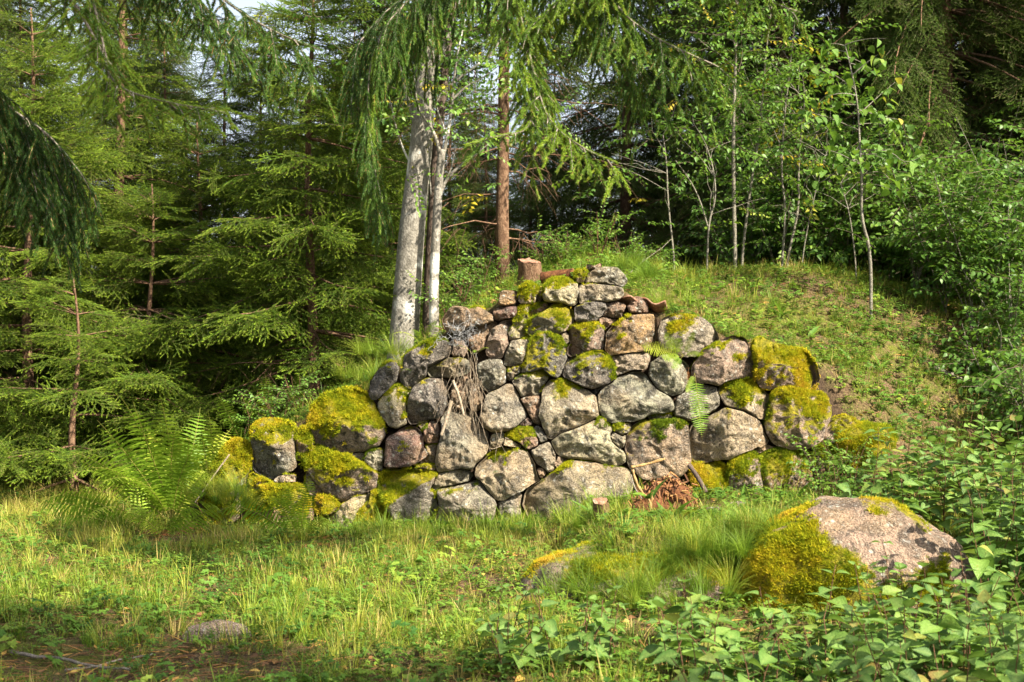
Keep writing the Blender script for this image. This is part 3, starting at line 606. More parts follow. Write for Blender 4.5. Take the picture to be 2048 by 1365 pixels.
# ------------------------------------------------------------------ spruces
def needles(mb, p0, d, length, per_m, nl, nw, r, v0=0.0, v1=0.0, flat=0.35):
    n = max(4, int(length*per_m)); t = (np.arange(n)+r.random(n))/n
    d = d/np.linalg.norm(d); u = np.cross(d, [0, 0, 1.0]); u = u/(np.linalg.norm(u)+1e-6); w = np.cross(u, d)
    az = r.uniform(0, 2*math.pi, n); az = np.where((np.sin(az) < -0.3) & (r.random(n) < 0.6), -az, az)
    rad = np.cos(az)[:, None]*u+np.sin(az)[:, None]*w*(1-flat*0.5)
    ang = np.radians(r.uniform(42, 62, n))*(1-0.35*t)
    nd = np.cos(ang)[:, None]*d+np.sin(ang)[:, None]*rad; s = np.cross(nd, r.normal(size=(n, 3))); s /= np.linalg.norm(s, axis=1)[:, None]+1e-9
    b = p0+d*(t*length)[:, None]; ln = nl*r.uniform(0.75, 1.1, n)[:, None]
    V = np.stack([b-s*nw, b+s*nw, b+nd*ln], 1).reshape(-1, 3)
    val = np.repeat(v0+(v1-v0)*t, 3)
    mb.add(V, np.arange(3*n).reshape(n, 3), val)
def spray(seed, mat, L=0.46, per_m=620, nl=0.017, nw=0.0023, droop=0.25):
    r = np.random.default_rng(seed); mb = MB()
    def shoot(p, d, ln, v):
        k = 3 if ln > 0.12 else 2; pts = [p]
        for i in range(k):
            dd = d+np.array([0, 0, -droop*(i/k)+0.12*(i == k-1)])+r.normal(0, 0.05, 3); q = pts[-1]+dd/np.linalg.norm(dd)*ln/k
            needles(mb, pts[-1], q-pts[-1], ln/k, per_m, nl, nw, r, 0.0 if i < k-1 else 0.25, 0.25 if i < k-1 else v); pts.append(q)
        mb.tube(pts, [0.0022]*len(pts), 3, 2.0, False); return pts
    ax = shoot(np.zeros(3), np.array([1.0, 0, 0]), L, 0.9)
    x = 0.04; side = 1
    while x < L-0.03:
        ln = (0.10+0.42*(L-x))*r.uniform(0.75, 1.15); a = R(r.uniform(42, 60)); dd = np.array([math.cos(a), side*math.sin(a), -0.12])
        p = np.array([np.interp(x, np.linspace(0, L, len(ax)), [q[i] for q in ax]) for i in range(3)])
        sp = shoot(p, dd, ln, 0.9)
        if ln > 0.16:
            for f, sg in ((0.4, 1), (0.62, -1)):
                a2 = a*side+sg*R(48); shoot(sp[0]+(sp[-1]-sp[0])*f, np.array([math.cos(a2), math.sin(a2), -0.15]), ln*0.42*r.uniform(0.8, 1.2), 0.9)
        x += 0.042*r.uniform(0.8, 1.3); side = -side
    return mb.mesh('spruce_spray', mat, smooth=False)
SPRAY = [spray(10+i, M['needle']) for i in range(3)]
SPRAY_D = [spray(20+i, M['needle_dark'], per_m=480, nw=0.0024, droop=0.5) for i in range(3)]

def make_spruce(name, label, base, H, Rad, hb, r0, seed, key='spray', bark='spruce_bark', group=None, e_low=-8, sag=0.35, spacing=0.085, whorl=0.30, nb=7, tint=(0.5, 0.2), dead=0, lean=(0, 0), smin=0.55, power=0.8):
    r = np.random.default_rng(seed); base = np.asarray(base, float); root = empty(name, base); tag(root, label, 'spruce', group)
    n = 14; T = np.linspace(0, 1, n); path = base+np.stack([lean[0]*T*H+0.03*np.sin(T*7+seed), lean[1]*T*H+0.03*np.cos(T*6+seed), T*H], 1); path[0] = base-[0, 0, 0.1]
    mb = MB(); mb.tube(path, r0*(1-0.93*T**0.9)+0.004+0.25*r0*np.exp(-T*H*4), 10); build(mb, 'trunk', M[bark], root, base)
    br = MB(); P = []; D = []; U = []; S = []; Q = []
    h = hb
    while h < H*0.985:
        f = (h-hb)/(H-hb)
        for k in range(nb if f < 0.9 else 4):
            az = r.uniform(0, 2*math.pi); L = (Rad*(1-f)**power+0.12)*r.uniform(0.7, 1.1)
            if r.random() < 0.25: L *= 0.6
            e0 = R(e_low+45*f*f+r.normal(0, 6)); hd = np.array([math.cos(az), math.sin(az), 0])
            p0 = np.array([np.interp(h/H, T, path[:, i]) for i in range(3)])
            m = 8; t = np.linspace(0, 1, m); zz = L*(math.tan(e0)*t-sag*(1-f*0.7)*t**2*0.9+0.28*(1-f)*t**3)
            bend = r.normal(0, 0.12)*L; sd = np.array([-hd[1], hd[0], 0])
            pts = p0+hd*(L*t)[:, None]+sd*(bend*t**2)[:, None]+np.array([0, 0, 1.0])*zz[:, None]
            br.tube(pts, (0.004+0.011*min(L, 2.0)/1.5)*(1-0.85*t)+0.0015, 4, 0.0, False)
            s = max(0.10, 0.22*L); side = 1; tv = r.normal(0, 0.06)
            while s < L:
                tt = s/L; p = np.array([np.interp(tt, t, pts[:, i]) for i in range(3)]); i0 = min(int(tt*(m-1)), m-2); d = pts[i0+1]-pts[i0]; d /= np.linalg.norm(d)
                a = R(r.uniform(38, 62))*side; ca, sa = math.cos(a), math.sin(a); dd = np.array([d[0]*ca-d[1]*sa, d[0]*sa+d[1]*ca, d[2]-0.06-0.40*r.random()])
                P.append(p); D.append(dd); U.append(np.array([0, 0, 1.0])+r.normal(0, 0.55, 3)); sc_ = min(1.35, smin+0.3+0.55*(L-s)/0.9)*r.uniform(0.75, 1.15)*(0.6+0.4*min(1, L/0.8))
                S.append(sc_); Q.append(np.clip(tint[0]+tint[1]*r.normal()*0.6+tv+0.25*(tt-0.6), 0, 1)); s += spacing*r.uniform(0.7, 1.4); side = -side
            P.append(pts[-2]); D.append(pts[-1]-pts[-2]); U.append([0, 0, 1.0]); S.append(0.75); Q.append(np.clip(tint[0]+0.15, 0, 1))
        h += whorl*r.uniform(0.85, 1.15)*(1-0.3*f)
    for k in range(dead):
        hh = r.uniform(0.15, 1)*hb if hb > 0.6 else r.uniform(0.1, 0.8); az = r.uniform(0, 2*math.pi); L = r.uniform(0.5, 1.6)
        p0 = np.array([np.interp(hh/H, T, path[:, i]) for i in range(3)]); t = np.linspace(0, 1, 6); hd = np.array([math.cos(az), math.sin(az), 0])
        pts = p0+hd*(L*t)[:, None]+np.stack([r.normal(0, 0.03, 6), r.normal(0, 0.03, 6), -0.12*L*t**2+r.normal(0, 0.02, 6)], 1); br.tube(pts, 0.010*(1-0.8*t)+0.001, 4, 0, False)
        for j in range(8):
            q0 = pts[0]+(pts[-1]-pts[0])*r.uniform(0.25, 1); dd = np.array([r.normal(0, 0.5), r.normal(0, 0.5), -0.6])+hd*0.4; l = r.uniform(0.15, 0.5); tt = np.linspace(0, 1, 4)
            br.tube(q0+dd*(l*tt)[:, None]+np.array([0, 0, -0.1])*(tt**2)[:, None], 0.003*(1-0.7*tt)+0.0006, 3, 0, False)
    build(br, 'branches', M['dark_bark'] if bark != 'spruce_bark' else M['spruce_bark'], root, base)
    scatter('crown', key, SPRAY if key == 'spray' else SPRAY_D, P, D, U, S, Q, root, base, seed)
    return root
def base_at(px, Y):
    x = (px-1024.0)/FPX*Y; return np.array([x, Y, float(land(x, Y))])

make_spruce('spruce_tree', 'young bright green spruce with bare brown lower trunk behind the left end of the wall', base_at(622, 14.9), 4.9, 1.75, 0.55, 0.062, 1, tint=(0.66, 0.2), dead=9, spacing=0.085, nb=6)
make_spruce('spruce_tree', 'bushy yellow-green spruce at the meadow edge, branches down to the grass', base_at(60, 15.4), 5.2, 1.65, 0.35, 0.075, 2, tint=(0.72, 0.2), dead=6, spacing=0.08, nb=8)
make_spruce('spruce_tree', 'tall dark-trunked spruce standing between the two bushy young spruces', base_at(238, 17.2), 8.0, 1.7, 0.7, 0.10, 3, tint=(0.3, 0.2), dead=5, spacing=0.13, nb=4, whorl=0.27)
make_spruce('spruce_tree', 'leafy green young spruce behind the tall ferns', base_at(400, 17.0), 4.3, 1.7, 0.3, 0.06, 4, tint=(0.5, 0.2), spacing=0.08, nb=8)
make_spruce('spruce_tree', 'low dense young spruce with its branches spread over the ferns', base_at(300, 15.4), 3.3, 1.6, 0.25, 0.05, 8, tint=(0.62, 0.2), spacing=0.085, nb=8)
make_spruce('spruce_tree', 'little spruce with drooping lowest branches lying on the meadow grass', base_at(150, 14.2), 2.2, 1.15, 0.2, 0.04, 9, tint=(0.7, 0.2), spacing=0.09, nb=4)
make_spruce('spruce_tree', 'slim young spruce just left of the pale beech trunk', base_at(735, 18.0), 5.4, 1.6, 0.5, 0.07, 5, tint=(0.55, 0.2), spacing=0.10)
# tall slender spruce with a bare reddish trunk and dead twigs, behind the stump
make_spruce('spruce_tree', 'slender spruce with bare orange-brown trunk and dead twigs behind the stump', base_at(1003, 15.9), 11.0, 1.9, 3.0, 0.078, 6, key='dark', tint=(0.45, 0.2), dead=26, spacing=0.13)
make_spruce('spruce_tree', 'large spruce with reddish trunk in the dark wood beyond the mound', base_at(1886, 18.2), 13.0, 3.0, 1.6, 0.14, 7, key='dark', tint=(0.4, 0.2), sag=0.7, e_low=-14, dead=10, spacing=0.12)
# the wood behind: a few trees built, then copied
far_lab = 'tall dark spruce in the wood behind the bare saplings on the mound'
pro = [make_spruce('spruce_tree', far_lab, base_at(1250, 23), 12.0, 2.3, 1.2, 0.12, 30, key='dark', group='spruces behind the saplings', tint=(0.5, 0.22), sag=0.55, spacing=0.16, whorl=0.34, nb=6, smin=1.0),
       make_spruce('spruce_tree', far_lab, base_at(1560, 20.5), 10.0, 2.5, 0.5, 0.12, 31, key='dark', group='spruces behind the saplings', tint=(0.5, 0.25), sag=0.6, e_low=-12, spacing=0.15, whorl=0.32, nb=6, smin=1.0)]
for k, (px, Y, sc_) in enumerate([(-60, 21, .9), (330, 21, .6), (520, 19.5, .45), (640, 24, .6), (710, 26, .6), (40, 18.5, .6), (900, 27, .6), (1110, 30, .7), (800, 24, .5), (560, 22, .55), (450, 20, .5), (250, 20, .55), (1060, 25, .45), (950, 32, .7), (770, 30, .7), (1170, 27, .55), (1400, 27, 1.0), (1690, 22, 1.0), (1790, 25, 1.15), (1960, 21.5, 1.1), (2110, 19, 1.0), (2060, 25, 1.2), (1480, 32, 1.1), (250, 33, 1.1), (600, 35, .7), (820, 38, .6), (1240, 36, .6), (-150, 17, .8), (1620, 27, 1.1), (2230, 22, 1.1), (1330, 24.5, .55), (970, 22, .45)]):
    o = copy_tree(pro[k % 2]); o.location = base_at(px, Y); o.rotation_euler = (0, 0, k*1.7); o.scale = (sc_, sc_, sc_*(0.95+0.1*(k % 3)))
    if px < 600: o['label'] = 'dark spruce deep in the wood behind the bright young spruces'; o['group'] = 'spruces behind the young spruces'
    elif px < 1200: o['label'] = 'spruce far back, seen past the beech and the slender spruce trunk'; o['group'] = 'far spruces past the beech'
    elif px > 1600: o['label'] = 'big dark spruce in the shaded wood behind the leafy thicket'; o['group'] = 'dark spruces behind the thicket'
# the wood goes on to the right of the frame; these trees keep the back of the mound in shade
for k, (x, y, s) in enumerate([(12.4, 12.6, 1.1), (9.9, 17.0, 1.1)]):
    o = copy_tree(pro[k % 2]); o.location = (x, y, float(land(x, y))); o.rotation_euler = (0, 0, k*2.1+0.4); o.scale = (s, s, s)
    o['label'] = 'tall spruce at the right-hand edge of the wood, shading the mound'; o['group'] = 'spruces at the right-hand edge of the wood'

o = copy_tree(pro[0]); o.location = (3.2, 2.5, float(land(3.2, 2.5))); o.scale = (.74, .74, 1.0)
o['label'] = 'tall spruce right behind the camera, shading the near meadow'; del o['group']
# ------------------------------------------------------------------ hanging boughs of the two big spruces beside the camera
def seg_mesh(seed):
    r = np.random.default_rng(seed); mb = MB(); needles(mb, np.zeros(3), np.array([1.0, 0, 0]), 0.062, 1700, 0.0235, 0.0018, r, 0, 0)
    mb.tube([(0, 0, 0), (0.065, 0, 0)], [0.0021, 0.0019], 4, 2.0, False); return mb.mesh('needle_twig', M['needle_near'], smooth=False)
SEG = [seg_mesh(70+i) for i in range(4)]
def polyline(pts, step):
    P = np.asarray(pts, float); d = np.r_[0, np.cumsum(np.linalg.norm(np.diff(P, axis=0), axis=1))]; n = max(2, int(d[-1]/step)+1)
    t = np.linspace(0, d[-1], n); return np.stack([np.interp(t, d, P[:, i]) for i in range(3)], 1), d[-1]
def smooth_path(pts, k=3):
    P = np.asarray(pts, float)
    for _ in range(k):
        Q = [P[0]]
        for a, b in zip(P[:-1], P[1:]): Q += [a*0.75+b*0.25, a*0.25+b*0.75]
        P = np.array(Q+[P[-1]])
    return P
def bough(root, limb, seed, start=0.3, sec=0.5, gap=0.09, hang=1.0, rad=0.016, tint=0.5, ter=0.16, spread=1.0):
    r = np.random.default_rng(seed); L, ln = polyline(smooth_path(limb), 0.05); n = len(L)
    mb = MB(); t = np.linspace(0, 1, n); mb.tube(L, rad*(1-0.8*t)+0.002, 6, 0, True)
    P = []; D = []; Tn = []
    def clothe(path, tn):
        Q, l = polyline(path, 0.055)
        for i_, (a, b) in enumerate(zip(Q[:-1], Q[1:])):
            if r.random() < 0.06: continue
            P.append(a); D.append(b-a); Tn.append(tn+r.normal(0, 0.08)-0.16+0.34*i_/len(Q))
    def grow(p, d, l, hg):
        k = max(3, int(l/0.05)); Q = [p]; d = d/np.linalg.norm(d)
        for i in range(k):
            d = d+np.array([0, 0, -hg*0.05/max(l, 0.2)*1.6])+r.normal(0, 0.045, 3); d /= np.linalg.norm(d); Q.append(Q[-1]+d*l/k)
        return np.array(Q)
    s = start*ln; side = 1
    while s < ln:
        i = min(int(s/ln*(n-1)), n-2); d = L[i+1]-L[i]; d /= np.linalg.norm(d); sd = np.cross(d, [0, 0, 1.0]); sd /= np.linalg.norm(sd)+1e-6
        l = sec*r.uniform(0.55, 1.1)*(0.55+0.45*math.sin(math.pi*min(1, 0.2+0.8*s/ln)))
        az = side*r.uniform(0.6, 1.1)*spread
        q = grow(L[i], d*0.65+sd*az+np.array([0, 0, r.normal(-0.1, 0.2)]), l, hang*r.uniform(0.5, 1.3)); tn = np.clip(tint+r.normal(0, 0.13), 0, 1)
        mb.tube(q, np.linspace(0.0045, 0.0018, len(q)), 4, 0, False); clothe(q[1:], tn)
        u = 0.07; s2 = 1
        while u < l*0.95:
            j = min(int(u/l*(len(q)-1)), len(q)-2); dj = q[j+1]-q[j]; dj /= np.linalg.norm(dj); sj = np.cross(dj, [0, 0, 1.0]); sj /= np.linalg.norm(sj)+1e-6
            q2 = grow(q[j], dj*0.8+sj*s2*r.uniform(0.6, 1.2)+np.array([0, 0, -0.15*hang]), ter*r.uniform(0.6, 1.4), hang*0.8); clothe(q2, tn+0.12)
            u += r.uniform(0.045, 0.085); s2 = -s2
        s += gap*r.uniform(0.6, 1.4); side = -side
    clothe(L[int(n*0.75):], tint+0.1)
    o = build(mb, 'bough', M['stick'], root, L[0])
    P = np.array(P); D = np.array(D)
    scatter('needle_foliage', 'seg', SEG, P, D, np.array([0, 0, 1.0])+r.normal(0, 0.3, P.shape), r.uniform(0.9, 1.15, len(P)), np.clip(Tn, 0, 1), o, WLOC[o.name], seed)
    return o
def big_spruce(label, x, y, H, r0, seed):
    b = np.array([x, y, float(land(x, y))]); root = empty('spruce_tree', b); tag(root, label, 'spruce'); T = np.linspace(0, 1, 16)
    mb = MB(); mb.tube(b+np.stack([0.05*np.sin(T*5), 0.05*np.cos(T*4), T*H-0.1], 1), r0*(1-0.75*T)+0.35*r0*np.exp(-T*30), 14); build(mb, 'trunk', M['spruce_bark'], root, b); return root
TL = big_spruce('big spruce left of the clearing, long boughs hanging into view', -4.1, 7.0, 9.0, 0.19, 1)
TR = big_spruce('big spruce right of the clearing, long drooping boughs reaching over the mound', 4.6, 7.6, 9.5, 0.20, 2)
def limb(tree, z, pix):
    b = WLOC[tree.name]; first = at(*pix[0]); h = np.array([b[0], b[1], z]); mid = h*0.45+first*0.55+np.array([0, 0, 0.35]); return [h, mid]+[at(*p) for p in pix]
bough(TL, limb(TL, 4.6, [(170, -70, 7.1), (200, 60, 7.1), (216, 130, 7.1), (222, 190, 7.1)]), 201, 0.55, 0.55, 0.06, 0.55, 0.017, 0.62, 0.17)
bough(TL, limb(TL, 4.5, [(120, -40, 7.2), (205, 100, 7.1), (225, 175, 7.0), (330, 205, 6.9), (450, 225, 6.85)]), 202, 0.62, 0.40, 0.06, 0.45, 0.013, 0.80, 0.15)
bough(TL, limb(TL, 4.9, [(380, -60, 8.0), (470, 20, 7.9), (560, 70, 7.8), (640, 100, 7.8)]), 203, 0.4, 0.75, 0.09, 0.9, 0.014, 0.30, 0.2)
bough(TL, limb(TL, 4.8, [(300, -80, 8.4), (400, 0, 8.3), (450, 60, 8.3), (500, 120, 8.3)]), 204, 0.4, 0.75, 0.07, 0.9, 0.014, 0.22, 0.2)
bough(TL, limb(TL, 3.4, [(-40, 185, 8.8), (50, 235, 8.9), (110, 280, 8.9), (170, 360, 9.0)]), 205, 0.35, 0.8, 0.045, 1.1, 0.018, 0.05, 0.22)  # very low tint puts the left boughs' shade into their needle colour
bough(TL, limb(TL, 3.2, [(-60, 230, 8.6), (20, 290, 8.7), (70, 340, 8.7), (110, 420, 8.7)]), 206, 0.35, 0.8, 0.045, 1.1, 0.018, 0.05, 0.22)
bough(TR, limb(TR, 5.6, [(1000, -120, 9.3), (860, -40, 9.3), (770, 20, 9.3), (700, 110, 9.3)]), 207, 0.42, 1.15, 0.08, 1.7, 0.015, 0.25, 0.22)
bough(TR, limb(TR, 5.5, [(960, -100, 9.0), (830, -20, 9.0), (740, 90, 9.0), (735, 250, 9.0), (762, 400, 9.0)]), 208, 0.45, 0.75, 0.08, 2.0, 0.013, 0.35, 0.2)
bough(TR, limb(TR, 5.2, [(1010, -70, 8.5), (1050, 60, 8.4), (1072, 170, 8.4), (1062, 270, 8.4)]), 209, 0.55, 0.62, 0.055, 0.9, 0.018, 0.60, 0.18)
bough(TR, limb(TR, 5.2, [(1040, 20, 8.4), (1075, 180, 8.3), (1100, 250, 8.2), (1170, 300, 8.1), (1230, 325, 8.1)]), 210, 0.72, 0.42, 0.055, 0.8, 0.012, 0.74, 0.15)
bough(TR, limb(TR, 5.2, [(1040, 20, 8.4), (1074, 180, 8.3), (1060, 265, 8.2), (1000, 270, 8.1), (935, 290, 8.05)]), 211, 0.78, 0.32, 0.055, 0.6, 0.011, 0.72, 0.13)
bough(TR, limb(TR, 5.0, [(1180, -80, 8.6), (1235, 20, 8.5), (1300, 70, 8.4), (1370, 105, 8.3), (1440, 135, 8.3)]), 212, 0.35, 0.8, 0.09, 0.9, 0.017, 0.55, 0.2)
bough(TR, limb(TR, 4.9, [(1130, -60, 8.8), (1190, 40, 8.8), (1260, 120, 8.8), (1300, 180, 8.8)]), 213, 0.35, 0.85, 0.09, 1.1, 0.016, 0.32, 0.2)
bough(TR, limb(TR, 4.7, [(1400, -90, 8.2), (1470, -30, 8.2), (1540, 5, 8.2), (1600, 25, 8.2)]), 214, 0.3, 0.4, 0.06, 1.0, 0.015, 0.6, 0.16)

bough(TL, [WLOC[TL.name]+[0, 0, 5.0], (-2.9, 7.2, 5.2), (-1.9, 7.4, 4.9), (-1.1, 7.5, 4.4)], 217, 0.2, 0.8, 0.05, 1.0, 0.02, 0.4, 0.22)  # two boughs above the frame, added to cast shade on the left boughs
bough(TL, [WLOC[TL.name]+[0, 0, 5.2], (-3.0, 7.9, 5.3), (-2.2, 8.3, 5.0), (-1.5, 8.6, 4.6)], 218, 0.2, 0.8, 0.05, 1.0, 0.02, 0.4, 0.22)
bough(TL, limb(TL, 3.8, [(-60, 150, 8.9), (30, 220, 8.9), (90, 300, 8.9), (140, 420, 8.9)]), 219, 0.35, 0.8, 0.045, 1.5, 0.018, 0.03, 0.22)  # shade put into the tint, as on the other dark left boughs

# ------------------------------------------------------------------ broadleaved trees and saplings
def leaf_shape(L=1.0, W=0.6, cup=0.25, curl=0.35, n=7, base=0.12, tip=0.9):
    """heart-shaped to ovate leaf along x, folded along the midrib, tip bent down"""
    t = np.linspace(0, 1, n); w = W/2*np.sin(math.pi*np.clip(t, 0, 1)**0.62)**0.85*(1-0.25*t); w[0] = 0.02*W; w[-1] = 0.0
    z = -curl*L*t**2*0.6; V = []
    for i in range(n):
        V += [(t[i]*L, -w[i], z[i]+cup*w[i]), (t[i]*L, 0, z[i]), (t[i]*L, w[i], z[i]+cup*w[i])]
    F = []
    for i in range(n-1):
        a = i*3; F += [(a, a+1, a+4, a+3), (a+1, a+2, a+5, a+4)]
    return np.array(V), F
def leaf_cluster(seed, n=16, size=0.055, L=0.4, mat='tree_leaf', W=0.62):
    r = np.random.default_rng(seed); mb = MB(); t = np.linspace(0, 1, 5); ax = np.stack([t*L, r.normal(0, 0.02, 5), r.normal(0, 0.02, 5)], 1); ax[0] = 0
    mb.tube(ax, np.linspace(0.003, 0.001, 5), 3, 2.0, False)
    for i in range(n):
        f = (i+0.8)/n; p = np.array([np.interp(f, t, ax[:, k]) for k in range(3)]); s = size*r.uniform(0.65, 1.15); V, F = leaf_shape(1, W, r.uniform(0.1, 0.4), r.uniform(0.1, 0.6), 5)
        a = (1 if i % 2 else -1)*R(r.uniform(35, 75)); e = Euler((r.normal(0, 0.4), R(r.uniform(-10, 45)), a)).to_matrix(); p2 = p+np.array([math.cos(a), math.sin(a), 0])*size*0.35
        mb.add((V*s)@np.array(e).T+p2, F, 0.0)
    return mb.mesh('leaf_spray', M[mat])
LEAFY = [leaf_cluster(300+i) for i in range(4)]
def stems(mb, path, rad, sides=8): mb.tube(smooth_path(path, 2), np.interp(np.linspace(0, 1, len(smooth_path(path, 2))), np.linspace(0, 1, len(rad)), rad), sides)
def px_path(lst, Y): return [at(a, b, Y) for a, b in lst]
def crown(root, ends, n, seed, spread, tint, scl=1.0):
    r = np.random.default_rng(seed); P = []; D = []
    for k in range(n):
        c = ends[r.integers(len(ends))]; P.append(np.asarray(c)+r.normal(0, 1, 3)*np.asarray(spread)); D.append(r.normal(0, 1, 3)*[1, 1, 0.4]+[0, 0, -0.15])
    scatter('crown', 'leafy', LEAFY, P, D, np.array([0, 0, 1.0])+r.normal(0, 0.3, (n, 3)), scl*r.uniform(0.7, 1.25, n), np.clip(tint+r.normal(0, 0.22, n), 0, 1), root, WLOC[root.name], seed)

Yb = 13.7
b = at(806, 702, Yb); root = empty('beech_tree', b); tag(root, 'beech with thick smooth pale grey trunk rising behind the wall', 'tree')
mb = MB(); stems(mb, [at(802, 760, Yb)]+px_path([(806, 702), (812, 620), (822, 480), (830, 400), (842, 300), (847, 220), (850, 120), (858, 0), (864, -140), (872, -320)], Yb), [0.165, 0.15, 0.135, 0.125, 0.115, 0.105, 0.095, 0.085, 0.075, 0.06], 16); build(mb, 'trunk', M['beech'], root, b)
mb = MB()
for q, r0 in [([(848, 170), (885, 110), (900, 60), (930, -20), (950, -120)], .035), ([(840, 280), (815, 200), (800, 130), (770, 60)], .025), ([(853, 90), (835, 20), (815, -60), (800, -150)], .03), ([(846, 240), (880, 190), (925, 150), (985, 110), (1010, 60)], .022), ([(835, 350), (800, 290), (780, 200)], .016), ([(858, 0), (900, -80), (960, -160)], .03)]:
    stems(mb, px_path(q, Yb), [r0, r0*0.75, r0*0.5, r0*0.25], 6)
build(mb, 'limbs', M['beech'], root, b)
crown(root, [at(*p, Yb) for p in [(780, 60), (800, 130), (930, -20), (950, -120), (985, 110), (820, 30), (800, -100), (960, -160), (870, -200)]], 260, 11, (0.45, 0.5, 0.4), 0.55)
b = at(858, 652, 14.0); root = empty('slender_tree', b); tag(root, 'slim dark-barked stem close behind the beech trunk', 'tree')
mb = MB(); stems(mb, [at(856, 720, 14.0)]+px_path([(858, 652), (860, 560), (866, 440), (872, 330), (880, 230), (896, 100), (905, -40), (915, -200)], 14.0), [.075, .07, .06, .055, .045, .04, .03], 10); build(mb, 'trunk', M['dark_bark'], root, b)
crown(root, [at(*p, 14.0) for p in [(905, -40), (915, -150), (890, 60), (870, -60)]], 120, 12, (0.4, 0.5, 0.5), 0.5)
b = at(868, 652, 13.5); root = empty('rowan_tree', b); tag(root, 'thin pale grey forked tree with crooked twigs right of the beech trunk', 'tree')
mb = MB(); stems(mb, [at(866, 720, 13.5)]+px_path([(868, 652), (868, 560), (872, 470), (876, 390), (880, 340), (884, 300)], 13.5), [.052, .05, .045, .042, .04, .034], 10); build(mb, 'trunk', M['beech'], root, b)
mb = MB()
for q, r0 in [([(880, 345), (878, 290), (860, 250), (835, 220), (828, 150)], .024), ([(882, 330), (896, 270), (905, 200), (912, 120), (930, 40)], .022), ([(878, 385), (900, 350), (922, 330), (952, 310), (975, 290)], .018), ([(878, 400), (893, 360), (905, 330), (912, 290)], .014), ([(922, 330), (935, 315), (955, 322)], .009), ([(895, 275), (870, 210), (868, 150)], .013), ([(905, 200), (935, 170), (960, 160), (1000, 130)], .012), ([(862, 390), (858, 330), (850, 300)], .008)]:
    stems(mb, px_path(q, 13.5), [r0, r0*0.8, r0*0.5, r0*0.25], 6)
build(mb, 'limbs', M['beech'], root, b)
crown(root, [at(*p, 13.5) for p in [(828, 150), (930, 40), (1000, 130), (868, 150), (845, 225), (975, 290)]], 90, 13, (0.28, 0.3, 0.25), 0.7)

# thin bare saplings along the back of the mound
SAP = [('sapling', 'pale straight thin sapling pole on top of the mound', [(1470, 470), (1467, 380), (1466, 270), (1470, 160), (1472, 60), (1476, -60)], 15.9, .024, 60),
       ('sapling', 'thin leaning brown sapling beside the pale sapling pole', [(1484, 470), (1500, 380), (1517, 280), (1525, 190), (1532, 100), (1545, 0)], 16.2, .016, 50),
       ('sapling', 'forked grey sapling splitting low into two curving stems', [(1414, 478), (1418, 440), (1432, 400), (1428, 340), (1412, 290)], 15.6, .012, 16),
       ('sapling', 'crooked thin grey sapling leaning left over the mound edge', [(1348, 475), (1335, 400), (1334, 330), (1326, 270)], 15.4, .011, 14),
       ('sapling', 'slim mottled sapling with feathery side twigs left of the leafy aspen', [(1564, 490), (1572, 420), (1562, 350), (1566, 260), (1578, 150), (1590, 40)], 16.0, .014, 46),
       ('sapling', 'curved grey sapling bending right behind the leafy aspen', [(1574, 492), (1598, 420), (1596, 350), (1602, 260), (1612, 180)], 15.9, .015, 30),
       ('sapling', 'thin twig-like sapling leaning right between the saplings', [(1604, 492), (1622, 420), (1640, 350), (1655, 300)], 15.7, .008, 14),
       ('sapling', 'thin crossing sapling leaning left under the aspen', [(1712, 490), (1700, 430), (1685, 380), (1668, 330)], 15.3, .008, 14)]
for k, (nm, lab, pix, Y, r0, nl) in enumerate(SAP):
    p = px_path(pix, Y); b = np.array([p[0][0], Y, float(land(p[0][0], Y))]); root = empty(nm, b); tag(root, lab, 'sapling')
    mb = MB(); stems(mb, [b-[0, 0, 0.1], b*0.5+p[0]*0.5]+p[1:], [r0, r0, r0*0.85, r0*0.7, r0*0.5], 7); build(mb, 'trunk', M['stem_grey'], root, b)
    r = np.random.default_rng(500+k); mb = MB(); ends = []
    for j in range(9):
        q = smooth_path(p, 1); i = r.integers(len(q)//3, len(q)); s = q[i]; d = np.array([r.normal(0, 1), r.normal(0, 0.6), r.uniform(0.3, 1.4)]); d /= np.linalg.norm(d); l = r.uniform(0.25, 0.7); t = np.linspace(0, 1, 5)
        w = s+d*(l*t)[:, None]+r.normal(0, 0.025, (5, 3))*t[:, None]; mb.tube(w, r0*0.35*(1-0.8*t)+0.0008, 4, 0, False); ends.append(w[-1])
    if k == 2: mf_ = MB(); stems(mf_, px_path([(1416, 455), (1400, 400), (1380, 360), (1350, 320)], Y), [.01, .008, .004], 6); build(mf_, 'fork', M['stem_grey'], root, b)
    tag(build(mb, 'twigs', M['stem_grey'], root, b), kind='stuff')
    crown(root, ends+[p[-1], p[-2]], int(nl*2.2), 520+k, (0.30, 0.3, 0.42), 0.6, 1.1)

